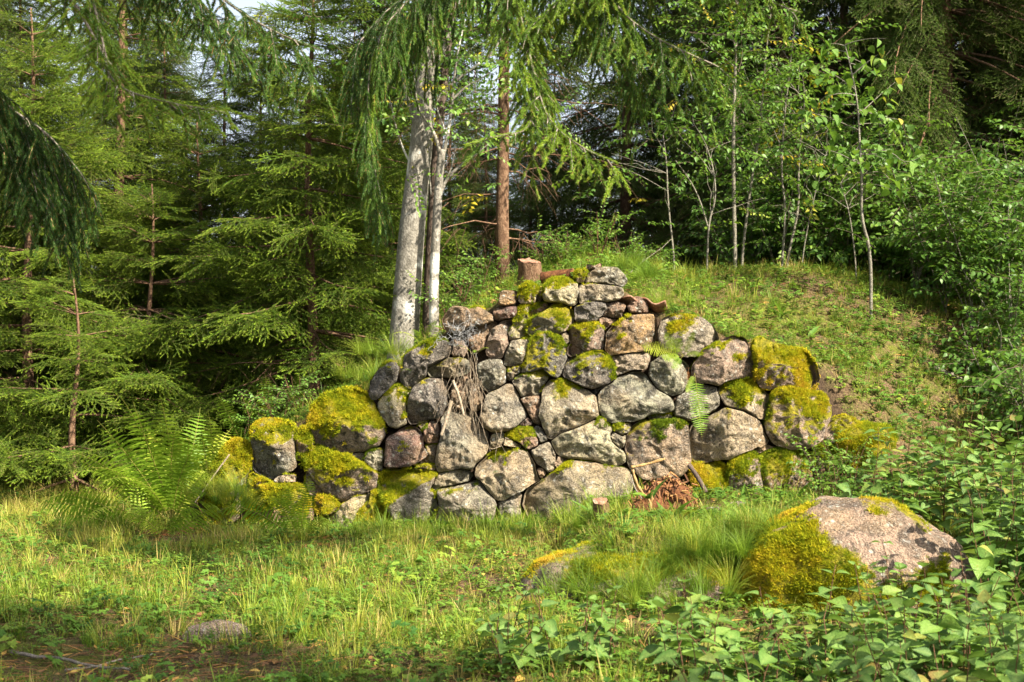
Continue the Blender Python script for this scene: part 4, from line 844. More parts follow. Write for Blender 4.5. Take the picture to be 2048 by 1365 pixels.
# leafy aspen sapling: every leaf its own piece
LEAF = {}
def leaf_mesh(key, mat, W, cup, curl):
    mb = MB(); V, F = leaf_shape(1.0, W, cup, curl, 8); mb.add(V, F, np.tile([0.0, 0.55, 0.0], 8)); LEAF[key] = mb.mesh('leaf', M[mat]); return LEAF[key]
for i in range(3):
    leaf_mesh(('aspen', i), 'broad_light', 0.82, 0.12+0.15*i, 0.15+0.2*i); leaf_mesh(('shrub', i), 'broad', 0.74, 0.2+0.1*i, 0.15+0.2*i); leaf_mesh(('lance', i), 'broad_light', 0.30, 0.5, 0.2+0.3*i)
    leaf_mesh(('litter', i), 'litter', 0.7, 0.4, 0.3*i)
def put_leaf(root, key, p, yaw, pitch, roll, size):
    o = bpy.data.objects.new('leaf', LEAF[key]); COL.objects.link(o); o.parent = root; o.location = np.asarray(p)-WLOC[root.name]
    o.rotation_euler = (Matrix.Rotation(yaw, 3, 'Z')@Matrix.Rotation(pitch, 3, 'Y')@Matrix.Rotation(roll, 3, 'X')).to_euler(); o.scale = (size,)*3; return o
Ya = 14.4
p = px_path([(1742, 500), (1722, 440), (1724, 360), (1719, 280), (1715, 200), (1700, 130), (1690, 90)], Ya); b = np.array([p[0][0], Ya, float(land(p[0][0], Ya))]); root = empty('aspen_sapling', b)
tag(root, 'young aspen with rounded bright green leaves on a thin grey stem, on the mound', 'sapling')
mb = MB(); stems(mb, [b-[0, 0, 0.1]]+p, [.017, .017, .014, .010, .007, .004], 8); build(mb, 'trunk', M['stem_grey'], root, b)
r = np.random.default_rng(77); mb = MB(); 
for j, q in enumerate([[(1716, 260), (1670, 240), (1620, 225), (1595, 215)], [(1717, 230), (1760, 190), (1790, 165)], [(1718, 300), (1780, 300), (1810, 330), (1850, 310)], [(1712, 180), (1670, 150), (1640, 135)], [(1722, 330), (1665, 300), (1630, 300)], [(1705, 150), (1740, 120), (1755, 110)], [(1720, 290), (1690, 330), (1650, 360)], [(1716, 220), (1770, 235), (1800, 240)], [(1722, 350), (1765, 340), (1790, 375)]]):
    dy = r.uniform(-0.35, 0.35); w = np.array([at(a, c_, Ya+dy*k/len(q)) for k, (a, c_) in enumerate(q)]); W2, l = polyline(smooth_path(w, 2), 0.05); mb.tube(W2, np.linspace(0.007, 0.002, len(W2)), 5, 0, False)
    for s in W2[2:]:
        for _ in range(3):
            if r.random() < 0.8: put_leaf(root, ('aspen', int(r.integers(3))), s+r.normal(0, 0.07, 3)+[0, 0, 0.01], r.uniform(0, 6.28), R(r.uniform(10, 65)), r.normal(0, 0.4), r.uniform(0.075, 0.12))
for j in range(16):
    s0 = smooth_path(p, 2); s0 = s0[int(r.integers(len(s0)//3, len(s0)))]; d = np.array([r.normal(0, 1), r.normal(0, 0.8), r.uniform(-0.1, 0.6)]); d /= np.linalg.norm(d); t = np.linspace(0, 1, 7)[:, None]; w = s0+d*t*r.uniform(0.25, 0.5)-np.array([0, 0, 0.1])*t**2
    mb.tube(w, np.linspace(0.005, 0.0015, 7), 4, 0, False)
    for s in w[2:]:
        if r.random() < 0.85: put_leaf(root, ('aspen', int(r.integers(3))), s+r.normal(0, 0.05, 3), r.uniform(0, 6.28), R(r.uniform(10, 65)), r.normal(0, 0.4), r.uniform(0.075, 0.115))
build(mb, 'twigs', M['stem_grey'], root, b)

# shrub thicket on the right of the mound
TH = [(1830, 15.6, 1.0), (1890, 15.2, 1.4), (1950, 14.9, 1.6), (2020, 14.3, 1.7), (1850, 16.6, 1.6), (1920, 16.8, 2.2), (1985, 16.2, 2.2), (2060, 15.2, 2.1), (1770, 16.6, 1.1), (2040, 13.3, 1.1), (2090, 12.8, 1.3), (1990, 13.9, 0.8), (1700, 16.8, 0.9), (1640, 16.8, 0.8), (2080, 16.8, 2.6), (1560, 17.4, 1.9), (1650, 17.6, 2.4), (1740, 17.5, 2.8), (1800, 17.2, 2.2), (1490, 17.8, 1.5), (1610, 18.2, 3.0), (2030, 17.4, 2.9), (1950, 18, 2.8)]
for k, (px, Y, h) in enumerate(TH):
    b = base_at(px, Y); root = empty('thicket_shrub', b); tag(root, *(('tall loose green shrub standing among and behind the thin saplings', 'shrub', 'shrubs behind the saplings') if px < 1810 else ('leggy green thicket shrub with small oval leaves on the right of the mound', 'shrub', 'thicket shrubs right of the mound'))); r = np.random.default_rng(600+k); mb = MB(); P = []; D = []
    for j in range(7):
        a = r.uniform(0, 6.28); t = np.linspace(0, 1, 7); l = h*r.uniform(0.7, 1.1); w = b+np.stack([np.cos(a)*0.45*h*t**1.6, np.sin(a)*0.45*h*t**1.6, l*t-0.1*(1-t)], 1)+r.normal(0, 0.03, (7, 3))*t[:, None]; mb.tube(w, 0.008*(1-0.75*t)+0.001, 5, 0, False)
        for m in range(int(11*h)):
            f = r.uniform(0.35, 1); s = np.array([np.interp(f, t, w[:, i]) for i in range(3)]); P.append(s); D.append([r.normal(), r.normal(), r.normal(0.05, 0.35)])
    build(mb, 'stems', M['stem_grey'], root, b); P = np.array(P); n = len(P)
    scatter('foliage', 'leafy', LEAFY, P, D, np.array([0, 0, 1.0])+r.normal(0, 0.3, (n, 3)), r.uniform(1.0, 1.55, n), np.clip(0.42+r.normal(0, 0.2, n), 0, 0.92), root, b, 600+k)
# low leafy bushes on the crest behind the stump and left of the wall top
for k, (px, Y, h, lab) in enumerate([(1130, 14.6, .45, 'crest'), (1195, 14.8, .55, 'crest'), (1250, 15.2, .4, 'crest'), (1090, 14.9, .45, 'crest'), (1300, 15.4, .3, 'crest'), (905, 13.6, .5, 'flank'), (945, 13.7, .6, 'flank'), (985, 14.2, .55, 'flank'), (890, 14.4, .7, 'flank'), (600, 13.4, .45, 'low'), (560, 13.2, .4, 'low'), (520, 13.6, .5, 'low'), (1690, 12.25, .5, 'end'), (1668, 12.0, .55, 'end'), (1715, 12.05, .5, 'end'), (1700, 11.8, .45, 'end'), (1650, 11.75, .35, 'end')]):
    b = base_at(px, Y); root = empty('leafy_bush', b); r = np.random.default_rng(640+k); mb = MB(); P = []; D = []
    L_ = {'crest': ('low bright bush with round leaves on the mound crest beside the stump', 'bushes on the mound crest'), 'flank': ('small light green bush between the grey tree and the stump', 'bushes between tree and stump'), 'end': ('small fresh green bush filling the right end of the wall', 'bushes at the right wall end'), 'low': ('small yellow-green bush behind the mossy left end of the wall', 'bushes behind the left wall end')}[lab]
    tag(root, L_[0], 'bush', L_[1])
    for j in range(8):
        a = r.uniform(0, 6.28); t = np.linspace(0, 1, 5); w = b+np.stack([np.cos(a)*0.4*h*t, np.sin(a)*0.4*h*t, h*r.uniform(0.6, 1.1)*t-0.05], 1); mb.tube(w, 0.004*(1-0.7*t)+0.0008, 4, 0, False)
        for m in range(4): s = w[0]+(w[-1]-w[0])*r.uniform(0.3, 1); P.append(s); D.append([r.normal(), r.normal(), 0.3])
    build(mb, 'stems', M['stem_red'], root, b); n = len(P)
    scatter('foliage', 'leafy', LEAFY, P, D, np.array([0, 0, 1.0])+r.normal(0, 0.3, (n, 3)), r.uniform(0.5, 0.8, n), np.clip(0.68+r.normal(0, 0.15, n), 0, 0.92), root, b, 640+k)

# broad-leaved shoots (right foreground), each leaf its own piece
def shoot_plant(b, h, lean, seed, lab, grp, size, cat='shrub', key='shrub', gap=0.062, start=0.22):
    r = np.random.default_rng(seed); root = empty('broadleaf_shrub', b); tag(root, lab, cat, grp); t = np.linspace(0, 1, 7)
    w = np.asarray(b)+np.stack([lean[0]*t**1.5, lean[1]*t**1.5, h*t], 1)+r.normal(0, 0.008, (7, 3))*t[:, None]; w[0] -= [0, 0, 0.04]; mb = MB(); mb.tube(w, 0.003*(1-0.6*t)+0.0008, 5, 0, False); build(mb, 'stem', M['stem_red'], root, b)
    s = start*h; yaw = r.uniform(0, 3.14)
    while s < h*1.0:
        f = s/h; p = np.array([np.interp(f, t, w[:, i]) for i in range(3)]); sz = size*(0.75+0.5*math.sin(math.pi*min(1, f+0.15)))*r.uniform(0.6, 1.2)
        for q in (0, 1):
            y_ = yaw+q*math.pi+r.normal(0, 0.2); put_leaf(root, (key, int(r.integers(3))), p+np.array([math.cos(y_), math.sin(y_), 0.3])*0.012, y_, R(r.uniform(-22, 18)+(-20 if f > 0.85 else 0)), r.normal(0, 0.3), sz)
        yaw += math.pi/2+r.normal(0, 0.25); s += gap*r.uniform(0.8, 1.25)
    return root
r = np.random.default_rng(88)
def zone(n, poly_px, Ymin, Ymax, hmin, hmax, size, lab, grp, seed, hf=None, clump=None):
    k = 0; tries = 0
    while k < n and tries < 4000:
        tries += 1; Y = r.uniform(Ymin, Ymax); px = r.uniform(*poly_px); x = (px-1024)/FPX*Y
        if (x-(c[0]))**2/0.80**2+(Y-8.75)**2/0.72**2 < 1: continue
        h = r.uniform(hmin, hmax)*(hf(px, Y) if hf else 1)
        if h < 0.12: continue
        shoot_plant((x, Y, float(land(x, Y))), h, r.normal(0, 0.09, 2), seed+k, lab, grp, size); k += 1
zone(20, (985, 1235), 6.6, 7.3, 0.22, 0.42, 0.092, 'low clump of broad dark green leaves in the grass below the mossy rock', 'broadleaf shoots in the open meadow', 2000)
zone(95, (1330, 2120), 5.4, 7.45, 0.26, 0.50, 0.108, 'broad-leaved green shoot in the patch in front of the boulder', 'broadleaf shoots in front of the boulder', 2100, hf=lambda px, Y: 0.8+0.3*(px > 1700))
zone(58, (1925, 2160), 7.8, 10.6, 0.45, 0.95, 0.125, 'knee-high broad-leaved shoot right beside the boulder', 'broadleaf shoots right of the boulder', 2200)
zone(44, (1680, 2080), 10.4, 11.9, 0.45, 0.9, 0.12, 'tall broad-leaved shoot between the boulder and the right end of the wall', 'broadleaf shoots at the right wall end', 2300)
# long lance-shaped leaves at the foot of the wall
for k, (px, py, Y, n) in enumerate([(1190, 1010, 11.5, 4), (1545, 985, 11.6, 4), (1600, 975, 11.7, 5), (1650, 975, 11.7, 4), (1500, 990, 11.4, 4), (1570, 1000, 11.2, 4), (1460, 995, 11.2, 3), (1345, 1015, 11.0, 3), (1290, 1085, 10.4, 4), (1360, 1110, 9.3, 4), (1700, 700, 13.2, 4), (1620, 650, 13.6, 4), (1560, 610, 14.0, 4), (1760, 690, 13.4, 4)]):
    x = (px-1024)/FPX*Y; zt = {8: max(0.45, float(land(x, Y))), 9: 0.42}.get(k, float(land(x, Y))); b = np.array([x, Y, zt]); root = empty('lance_leaved_plant', b); rr = np.random.default_rng(700+k)
    tag(root, 'small plant of upright lance-shaped yellow-green leaves', 'plant', 'lance-leaved plants about the wall')
    mb = MB(); mb.tube([b-[0, 0, 0.03], b+[0, 0, 0.05]], [0.004, 0.003], 5); build(mb, 'stem', M['stem_red'], root, b)
    for j in range(n): put_leaf(root, ('lance', int(rr.integers(3))), b+rr.normal(0, 0.02, 3)*[1, 1, 0], rr.uniform(0, 6.28), R(-rr.uniform(20, 75)), rr.normal(0, 0.4), rr.uniform(0.16, 0.27))

# ------------------------------------------------------------------ ferns
def frond_mesh(seed, L, W, arch, n=25, mat='fern', droop_tip=0.5):
    """rachis rising along z and arching toward +x, with toothed pinnae in pairs"""
    r = np.random.default_rng(seed); mb = MB(); m = 40; t = np.linspace(0, 1, m); ang = R(8)+arch*t**1.6; step = L/(m-1)
    x = np.r_[0, np.cumsum(np.sin(ang[:-1])*step)]; z = np.r_[0, np.cumsum(np.cos(ang[:-1])*step)]; P = np.stack([x, 0.02*np.sin(3*t+seed)*L, z], 1)
    mb.tube(P[::3], np.linspace(0.0045, 0.0009, len(P[::3])), 5, 2.0, False)
    for i in range(n):
        f = 0.14+0.86*(i+0.5)/n; p = np.array([np.interp(f, t, P[:, k]) for k in range(3)]); a = np.interp(f, t, ang); T = np.array([math.sin(a), 0, math.cos(a)]); Nn = np.array([-math.cos(a), 0, math.sin(a)])
        wl = W*math.sin(math.pi*min(1, (f-0.14)/0.86*0.80+0.20))**0.8*min(1, (1-f)*5+0.06); pw = min(wl*0.21, L/n*0.62)
        for sd in (-1, 1):
            d = np.array([0, sd*1.0, 0])*math.cos(0.35)+T*math.sin(0.38)+Nn*r.normal(-0.08, 0.10); d /= np.linalg.norm(d); wv = np.cross(d, Nn); wv /= np.linalg.norm(wv); k = 8; V = []; up = np.cross(wv, d)
            l = wl*r.uniform(0.9, 1.08)
            for j in range(k+1):
                s = j/k; ww = pw*(1-s)**0.6*(0.72 if j % 2 else 1.15)*0.5; q = p+d*l*s-up*0*s-np.array([0, 0, 0.16*l*s*s]); V += [q-wv*ww, q+wv*ww]
            mb.add(V, [(2*j, 2*j+1, 2*j+3, 2*j+2) for j in range(k)], 0.0)
    return mb.mesh('frond', M[mat])
FR = {}
for i in range(3):
    FR['up', i] = frond_mesh(800+i, 1.0, 0.15, R(38+14*i)); FR['arch', i] = frond_mesh(810+i, 1.0, 0.15, R(85+18*i)); FR['hang', i] = frond_mesh(820+i, 1.0, 0.17, R(40)); FR['dead', i] = frond_mesh(830+i, 1.0, 0.11, R(120+20*i), 18, 'fern_dead')
def fern(b, lab, fronds, grp=None, scl_z=None):
    root = empty('fern', b); tag(root, lab, 'fern', grp)
    for kind, i, L, yaw, tilt, *roll in fronds:
        o = bpy.data.objects.new('frond', FR[kind, i]); COL.objects.link(o); o.parent = root; o.scale = (L*1.12,)*3
        o.rotation_euler = (Matrix.Rotation(R(roll[0] if roll else 0), 3, 'Y')@Matrix.Rotation(R(yaw), 3, 'Z')@Matrix.Rotation(R(tilt), 3, 'Y')).to_euler(); o.location = (0.02*math.cos(R(yaw)), 0.02*math.sin(R(yaw)), 0)
    return root
r = np.random.default_rng(901)
def gb(px, py, Y, dz=0.0): x = (px-1024)/FPX*Y; return (x, Y, float(land(x, Y))+dz)
fern(gb(345, 1040, 12.4), 'large upright fern clump of many bright fronds left of the wall', [('up', 0, 1.08, 265, 4, -24), ('up', 0, 1.12, 280, 2, -14), ('up', 0, 1.16, 255, 2, -7), ('up', 1, 1.0, 290, 2, -1), ('up', 0, 1.12, 262, 2, 6), ('up', 1, 1.08, 100, 3, 12), ('up', 1, 1.05, 250, 6, -32), ('up', 2, .98, 300, 8, 3), ('up', 1, 1.0, 80, 4, 20), ('up', 0, .95, 275, 4, 16), ('up', 2, .9, 240, 10, -20), ('up', 1, 1.0, 110, 8, -12), ('arch', 0, 1.0, 190, 25), ('arch', 1, .95, 235, 20), ('up', 2, .85, 285, 10, 26), ('up', 0, .9, 260, 3, -42)])
fern(gb(430, 1010, 12.7), 'full green fern between the big fern clump and the wall end', [('up', 0, .8, 262, 4, -20), ('up', 1, .8, 280, 3, -8), ('up', 0, .85, 270, 2, 3), ('up', 1, .75, 265, 4, 14), ('up', 0, .7, 285, 5, 26), ('up', 2, .7, 255, 8, -30), ('up', 1, .65, 100, 5, 8)])
fern(gb(285, 1040, 12.0), 'spreading fern with low arching fronds at the meadow edge beside the big fern', [('arch', 0, 1.0, 255, 5, -58), ('arch', 0, .95, 245, 8, -42), ('arch', 0, .85, 262, 8, -68), ('arch', 2, .7, 240, 30), ('up', 2, .8, 120, 20), ('arch', 1, .6, 280, 30)])
fern(gb(335, 1045, 11.4), 'fern with one long glowing frond arching over the withered fern litter', [('arch', 0, 0.85, 285, 8, 42), ('arch', 1, .6, 265, 10, -35), ('arch', 0, .5, 300, 10, 10)])
fern(gb(600, 1045, 11.6), 'fern arching left in front of the mossy wall stones', [('arch', 0, .85, 255, 8, -48), ('arch', 0, .6, 265, 8, -22), ('up', 1, .62, 280, 5, 8), ('up', 0, .5, 262, 4, -5), ('arch', 1, .5, 290, 8, 36), ('arch', 1, .45, 250, 10, -66)])
fern(gb(490, 860, 13.6), 'pair of fern fronds rising behind the leftmost wall stone', [('up', 0, .66, 265, 6, -14), ('up', 1, .5, 290, 5, 18), ('up', 2, .5, 250, 8, -34)])
fern(gb(532, 850, 13.8), 'slim fern standing between the wall end and the young spruce', [('up', 0, .64, 275, 3, 3), ('up', 0, .45, 260, 5, -20)])
fern(gb(597, 830, 14.2), 'small fern beside the foot of the young spruce trunk', [('up', 0, .5, 265, 4, 6), ('up', 1, .4, 290, 6, -16)])
fern(gb(848, 660, 13.2, 0.02), 'light green fern at the foot of the beech, on the wall top', [('arch', 0, .36, 10, 25), ('arch', 1, .34, 200, 30), ('up', 1, .33, 300, 20), ('arch', 0, .3, 330, 35), ('up', 2, .3, 250, 30)])
def on_wall(px, py, d=0.1): p = at_wall(px, py); return (p[0], p[1]-d, p[2])
fern(on_wall(1362, 712, .14), 'bright fern tuft growing from a gap high in the wall', [('up', 0, .46, 265, 12, -72), ('up', 1, .36, 275, 15, -45), ('up', 1, .30, 280, 20, -100), ('up', 0, .26, 270, 10, 22), ('up', 2, .3, 265, 25, -20), ('up', 1, .28, 270, 30, -130), ('up', 2, .22, 280, 25, 70)])
fern(on_wall(1384, 745, .15), 'long pale frond hanging straight down the wall', [('hang', 0, .54, 270, -4, 176), ('hang', 1, .2, 265, 0, 205)])
fern(on_wall(950, 708, .10), 'tiny yellow-green fern rooted in the wall among dry roots', [('arch', 0, .17, 190, 30), ('arch', 1, .15, 330, 30), ('arch', 1, .14, 270, 45)])
fern(on_wall(795, 745, .10), 'little yellow fern on the upper left wall stones', [('up', 1, .16, 120, 20), ('arch', 1, .15, 190, 30), ('arch', 2, .13, 0, 40)])
fern(gb(1700, 770, 12.3), 'small bright fern at the right end of the wall top', [('up', 1, .30, 150, 10), ('arch', 0, .28, 20, 30), ('arch', 1, .25, 200, 35)])
fern(gb(1885, 850, 12.2), 'yellow-green fern frond standing among the broad-leaved shoots', [('up', 1, .46, 250, 12), ('arch', 0, .40, 200, 45), ('arch', 1, .36, 300, 55), ('up', 2, .34, 20, 25)])
fern(gb(1015, 1045, 11.9), 'dark upright little fern before the hexagonal wall stone', [('up', 0, .24, 190, 4), ('up', 1, .2, 20, 20), ('arch', 1, .18, 270, 30)])
fern(gb(945, 1065, 11.5), 'pale low fern in the grass at the middle of the wall foot', [('arch', 0, .26, 160, 40), ('arch', 0, .24, 20, 45), ('arch', 1, .24, 230, 40), ('arch', 1, .22, 300, 35)])
fern(gb(1660, 920, 12.0), 'dark leaved fern under the right-hand mossy stones', [('arch', 0, .36, 200, 20), ('arch', 1, .34, 250, 25), ('arch', 1, .3, 320, 25), ('up', 1, .4, 160, 12)])
fern(gb(345, 1050, 11.7), 'withered rust-red fern litter below the glowing frond', [('dead', int(r.integers(3)), r.uniform(.25, .42), r.uniform(0, 360), r.uniform(40, 75)) for _ in range(12)])
fern(gb(640, 1075, 11.2), 'withered rust-red fern litter at the foot of the mossy stones', [('dead', int(r.integers(3)), r.uniform(.22, .38), r.uniform(0, 360), r.uniform(45, 78)) for _ in range(12)])
fern(on_wall(1376, 735, .10), 'withered brown frond dangling beside the wall fern', [('dead', 0, .24, 240, 140), ('dead', 1, .16, 200, 120)])

# ------------------------------------------------------------------ stumps, logs, tiles, roots
def stump(name, b, rad, h, lab, cut, tilt=(0, 0), seed=1, slope=0.25):
    r = np.random.default_rng(seed); b = np.asarray(b, float); root = empty(name, b); tag(root, lab, 'stump'); n = 28; th = np.arange(n)*2*math.pi/n; rows = []
    ax = np.array([tilt[0], tilt[1], 1.0]); ax /= np.linalg.norm(ax); u = np.cross(ax, [0, 1.0, 0]); u /= np.linalg.norm(u); v = np.cross(ax, u); mb = MB(); V = []
    for i in range(9):
        f = i/8; rr = rad*(1+0.28*(1-f)**3+0.06*np.sin(th*5+seed)*(1-f*0.5)+0.03*r.normal(size=n)); hh = f*h-0.08*(1-f)+slope*rad*np.cos(th)*f
        V.append(b+np.outer(hh, ax)+(rr*np.cos(th))[:, None]*u+(rr*np.sin(th))[:, None]*v)
    mb.add(np.concatenate(V), [(i*n+j, i*n+(j+1) % n, (i+1)*n+(j+1) % n, (i+1)*n+j) for i in range(8) for j in range(n)]); build(mb, 'bark', M['spruce_bark'], root, b)
    mt = MB(); c_ = V[-1].mean(0)+ax*0.004; W = [c_[None, :]]+[c_+(V[-1]-c_)*k+ax*(0.003+0.006*r.normal(size=(n, 1))*k) for k in (0.35, 0.7, 0.97)]; F = [(0, 1+j, 1+(j+1) % n) for j in range(n)]+[(1+i*n+j, 1+(i+1)*n+j, 1+(i+1)*n+(j+1) % n, 1+i*n+(j+1) % n) for i in range(2) for j in range(n)]
    mt.add(np.concatenate(W), F); build(mt, 'cut_face', M[cut], root, c_); return root
b = gb(1061, 560, 13.7); b = (b[0], b[1], float(at(1061, 562, 13.7)[2])); stump('tree_stump', b, 0.112, 0.19, 'sawn spruce stump with orange cut face on top of the wall', 'tile', (-0.05, -0.22), 3, 0.15)
b = np.array(gb(1206, 1075, 10.6)); st = stump('cut_stem', b, 0.058, 0.23, 'short sawn-off stem with scaly bark sticking out of the grass below the wall', 'tile', (-0.12, -0.38), 5, 0.1)
# rotten stump: crumbling core, loose splinters, orange roots
b = np.array(gb(1330, 1010, 11.55)); root = empty('rotten_stump', b); tag(root, 'crumbling reddish-brown rotten stump against the foot of the wall', 'stump')
V, F = rock((b[0], b[1], b[2]), 0.36, 0.2, 0.20, 91, p=1.7, nu=54, nv=18, warp=0.6, sink=0.03); V[:, :2] += 0.03*fbm(V*12, 4, 2)[:, None]; mb = MB(); mb.add(V, F); core = build(mb, 'core', M['rot'], root, b)
mb = MB(); r = np.random.default_rng(92)
sp = MB(); sp.box((0.5, 0, 0), (0.5, 0, 0), (0, 0.09, 0), (0, 0, 0.05)); SPL = [sp.mesh('splinter', M['splinter'], smooth=False)]
k = r.integers(0, len(V), 650); P = V[k]+r.normal(0, 0.025, (650, 3)); ok = (P[:, 2] > b[2]-0.02); P = P[ok]; nrm = P-np.array([b[0], b[1], b[2]+0.05]); D = np.cross(nrm, r.normal(size=nrm.shape))+nrm*0.15
scatter('splinters', 'splinter', SPL, P, D, r.normal(size=P.shape), r.uniform(0.02, 0.075, len(P)), np.clip(r.normal(0.32, 0.3, len(P)), 0, 1), root, b, 5)
mb = MB()
for q in [[(1265, 940), (1272, 965), (1283, 985), (1300, 1000), (1302, 1018)], [(1310, 985), (1303, 1000), (1300, 1018)], [(1262, 935), (1290, 930), (1330, 918)]]:
    w = smooth_path([at(a, c_, 11.22) for a, c_ in q], 2); mb.tube(w, 0.011*(1+0.3*np.sin(np.arange(len(w))*1.7)), 7)
build(mb, 'root', M['cut_wood'], root, b)
mb = MB(); w = smooth_path([at(1262, 950, 11.2), at(1268, 975, 11.15), at(1284, 998, 11.1)], 2); mb.tube(w, 0.006, 5); tag(build(mb, 'fallen_twig', M['stick']), 'bare whitish twig leaning on the rotten stump', 'twig')
mb = MB(); w = smooth_path([at(1378, 930, 11.3), at(1396, 955, 11.25), at(1412, 985, 11.2)], 2); mb.tube(w, [0.02]*3+[0.018]*(len(w)-3), 7); tag(build(mb, 'fallen_twig', M['dark_bark']), 'dark broken stick leaning right of the rotten stump', 'twig')
mb = MB(); p = np.array([at_wall(1150, 553), at_wall(1115, 556), at_wall(1085, 560)]); p[:, 1] += [0.25, 0.3, 0.35]; p[:, 2] += 0.03; mb.tube(smooth_path(p, 2), 0.055, 9); tag(build(mb, 'bark_log', M['rot']), 'short chunk of orange-brown bark lying between stump and wall top', 'log')
# clay roof tiles on the wall shoulder
for k, (px, py, yaw, pit, lab) in enumerate([(1262, 596, 25, 12, 'broken mossy clay roof tile tucked behind the top stones'), (1310, 602, -12, 16, 'curved pinkish clay roof tile sliding down the wall shoulder')]):
    mb = MB(); nx_, ny_ = 12, 4; V = []
    for s in (0.0, -0.014):
        for i in range(nx_):
            u = i/(nx_-1); V += [(-0.11+0.22*u, -0.13+0.26*j/(ny_-1), 0.022*math.sin(u*2*math.pi*1.1+0.6)+s) for j in range(ny_)]
    n2 = nx_*ny_; F = [(i*ny_+j, (i+1)*ny_+j, (i+1)*ny_+j+1, i*ny_+j+1) for i in range(nx_-1) for j in range(ny_-1)]; F += [tuple(x+n2 for x in f[::-1]) for f in F]
    for i in range(nx_-1): F += [(i*ny_, i*ny_+n2, (i+1)*ny_+n2, (i+1)*ny_), (i*ny_+ny_-1, (i+1)*ny_+ny_-1, (i+1)*ny_+ny_-1+n2, i*ny_+ny_-1+n2)]
    F += [(j, j+1, j+1+n2, j+n2) for j in range(ny_-1)]+[((nx_-1)*ny_+j, (nx_-1)*ny_+j+n2, (nx_-1)*ny_+j+1+n2, (nx_-1)*ny_+j+1) for j in range(ny_-1)]
    p = at_wall(px, py); e = np.array(Euler((R(-pit), R(8), R(yaw))).to_matrix()); mb.add(np.array(V)@e.T+p+[0, 0.10, -0.035], F); tag(build(mb, 'roof_tile', M['tile']), lab, 'roof tile')
# tangle of wire and dry roots over the left of the wall
r = np.random.default_rng(17); mb = MB()
for k in range(70):
    c_ = at_wall(r.normal(925, 20), r.normal(670, 11)); c_[1] -= r.uniform(0.08, 0.2); d = r.normal(size=3); w = [c_]
    for i in range(7): d = d+r.normal(0, 0.7, 3); d /= np.linalg.norm(d); w.append(w[-1]+d*0.026)
    mb.tube(w, 0.0016, 3, 0, False)
tag(build(mb, 'wire_tangle', M['wire'], smooth=False), 'tangle of thin grey wire mesh caught on the upper left wall stones', 'wire')
mb = MB()
for k in range(48):
    px = r.normal(932, 22); w = at_wall(px, r.uniform(690, 790)); w[1] -= r.uniform(0.12, 0.2); P = [w]; l = r.uniform(0.15, 0.75); d = np.array([r.normal(0, 0.3), 0, -1.0])
    for i in range(8):
        d = d+np.array([r.normal(0, 0.25), r.normal(0, 0.06), -0.2]); d /= np.linalg.norm(d); q = P[-1]+d*l/8; q[1] = min(q[1], float(wall_y(q[0], q[2]))-0.13); P.append(q)
    mb.tube(P, np.linspace(0.0026, 0.0012, 9), 3, 0, False)
tag(build(mb, 'dry_roots', M['root']), 'dry hair-like roots and stems hanging down the left of the wall', 'roots')
for q, r0, lab in [([(905, 800), (896, 835), (885, 868)], .017, 'pale barkless stick leaning against the big grey wall stone'), ([(908, 760), (920, 790), (930, 830)], .014, 'brown stick hanging from the wall among the dry roots'), ([(470, 905), (440, 945), (402, 1000)], .007, 'thin straight dry stalk leaning on the mossy left hummock')]:
    mb = MB(); w = smooth_path([at_wall(a, c_)-np.array([0, 0.24, 0]) for a, c_ in q], 2); mb.tube(w, np.linspace(r0, r0*0.7, len(w)), 7); tag(build(mb, 'dry_stick', M['root']), lab, 'stick')
# fallen twigs on the ground
for k, (q, r0, lab) in enumerate([([(20, 1315), (110, 1325), (190, 1345), (260, 1352)], .011, 'lichen-covered dead branch on the ground among fallen needles'), ([(130, 1352), (200, 1340), (300, 1318)], .007, 'thin grey dead twig crossing the lichen-covered branch'), ([(1205, 1100), (1180, 1120), (1130, 1138)], .008, 'whitish dead twig lying in grass below the sawn-off stem'), ([(1990, 970), (2030, 1005), (2060, 1035)], .010, 'pale lichen-coated branch sticking out of the right-hand shoots'), ([(1870, 625), (1905, 640), (1935, 655)], .03, 'short whitish weathered branch lying on the mound slope'), ([(1240, 560), (1290, 520), (1345, 478)], .006, 'long thin bare twig leaning across the mound crest')]):
    Y0 = {0: 7.3, 1: 7.2, 2: 9.9, 3: 9.0, 4: 13.9, 5: 14.0}[k]; P = []
    for a, c_ in q:
        x = (a-1024)/FPX*Y0
        if k in (3, 5): P.append(at(a, c_, Y0))
        else:
            Y = Y0
            for _ in range(30):
                e = at(a, c_, Y); g = float(land(e[0], Y)); Y += np.clip((e[2]-g)*(3.0 if k != 4 else -1.0), -0.3, 0.3) if k != 4 else 0
            P.append(np.array([(a-1024)/FPX*Y, Y, float(land((a-1024)/FPX*Y, Y))+r0+0.015]))
    w = smooth_path(P, 2); w = w+np.random.default_rng(k).normal(0, 0.006, w.shape); mb = MB(); mb.tube(w, np.linspace(r0, r0*0.5, len(w)), 6); tag(build(mb, 'fallen_twig', M['stick']), lab, 'twig')

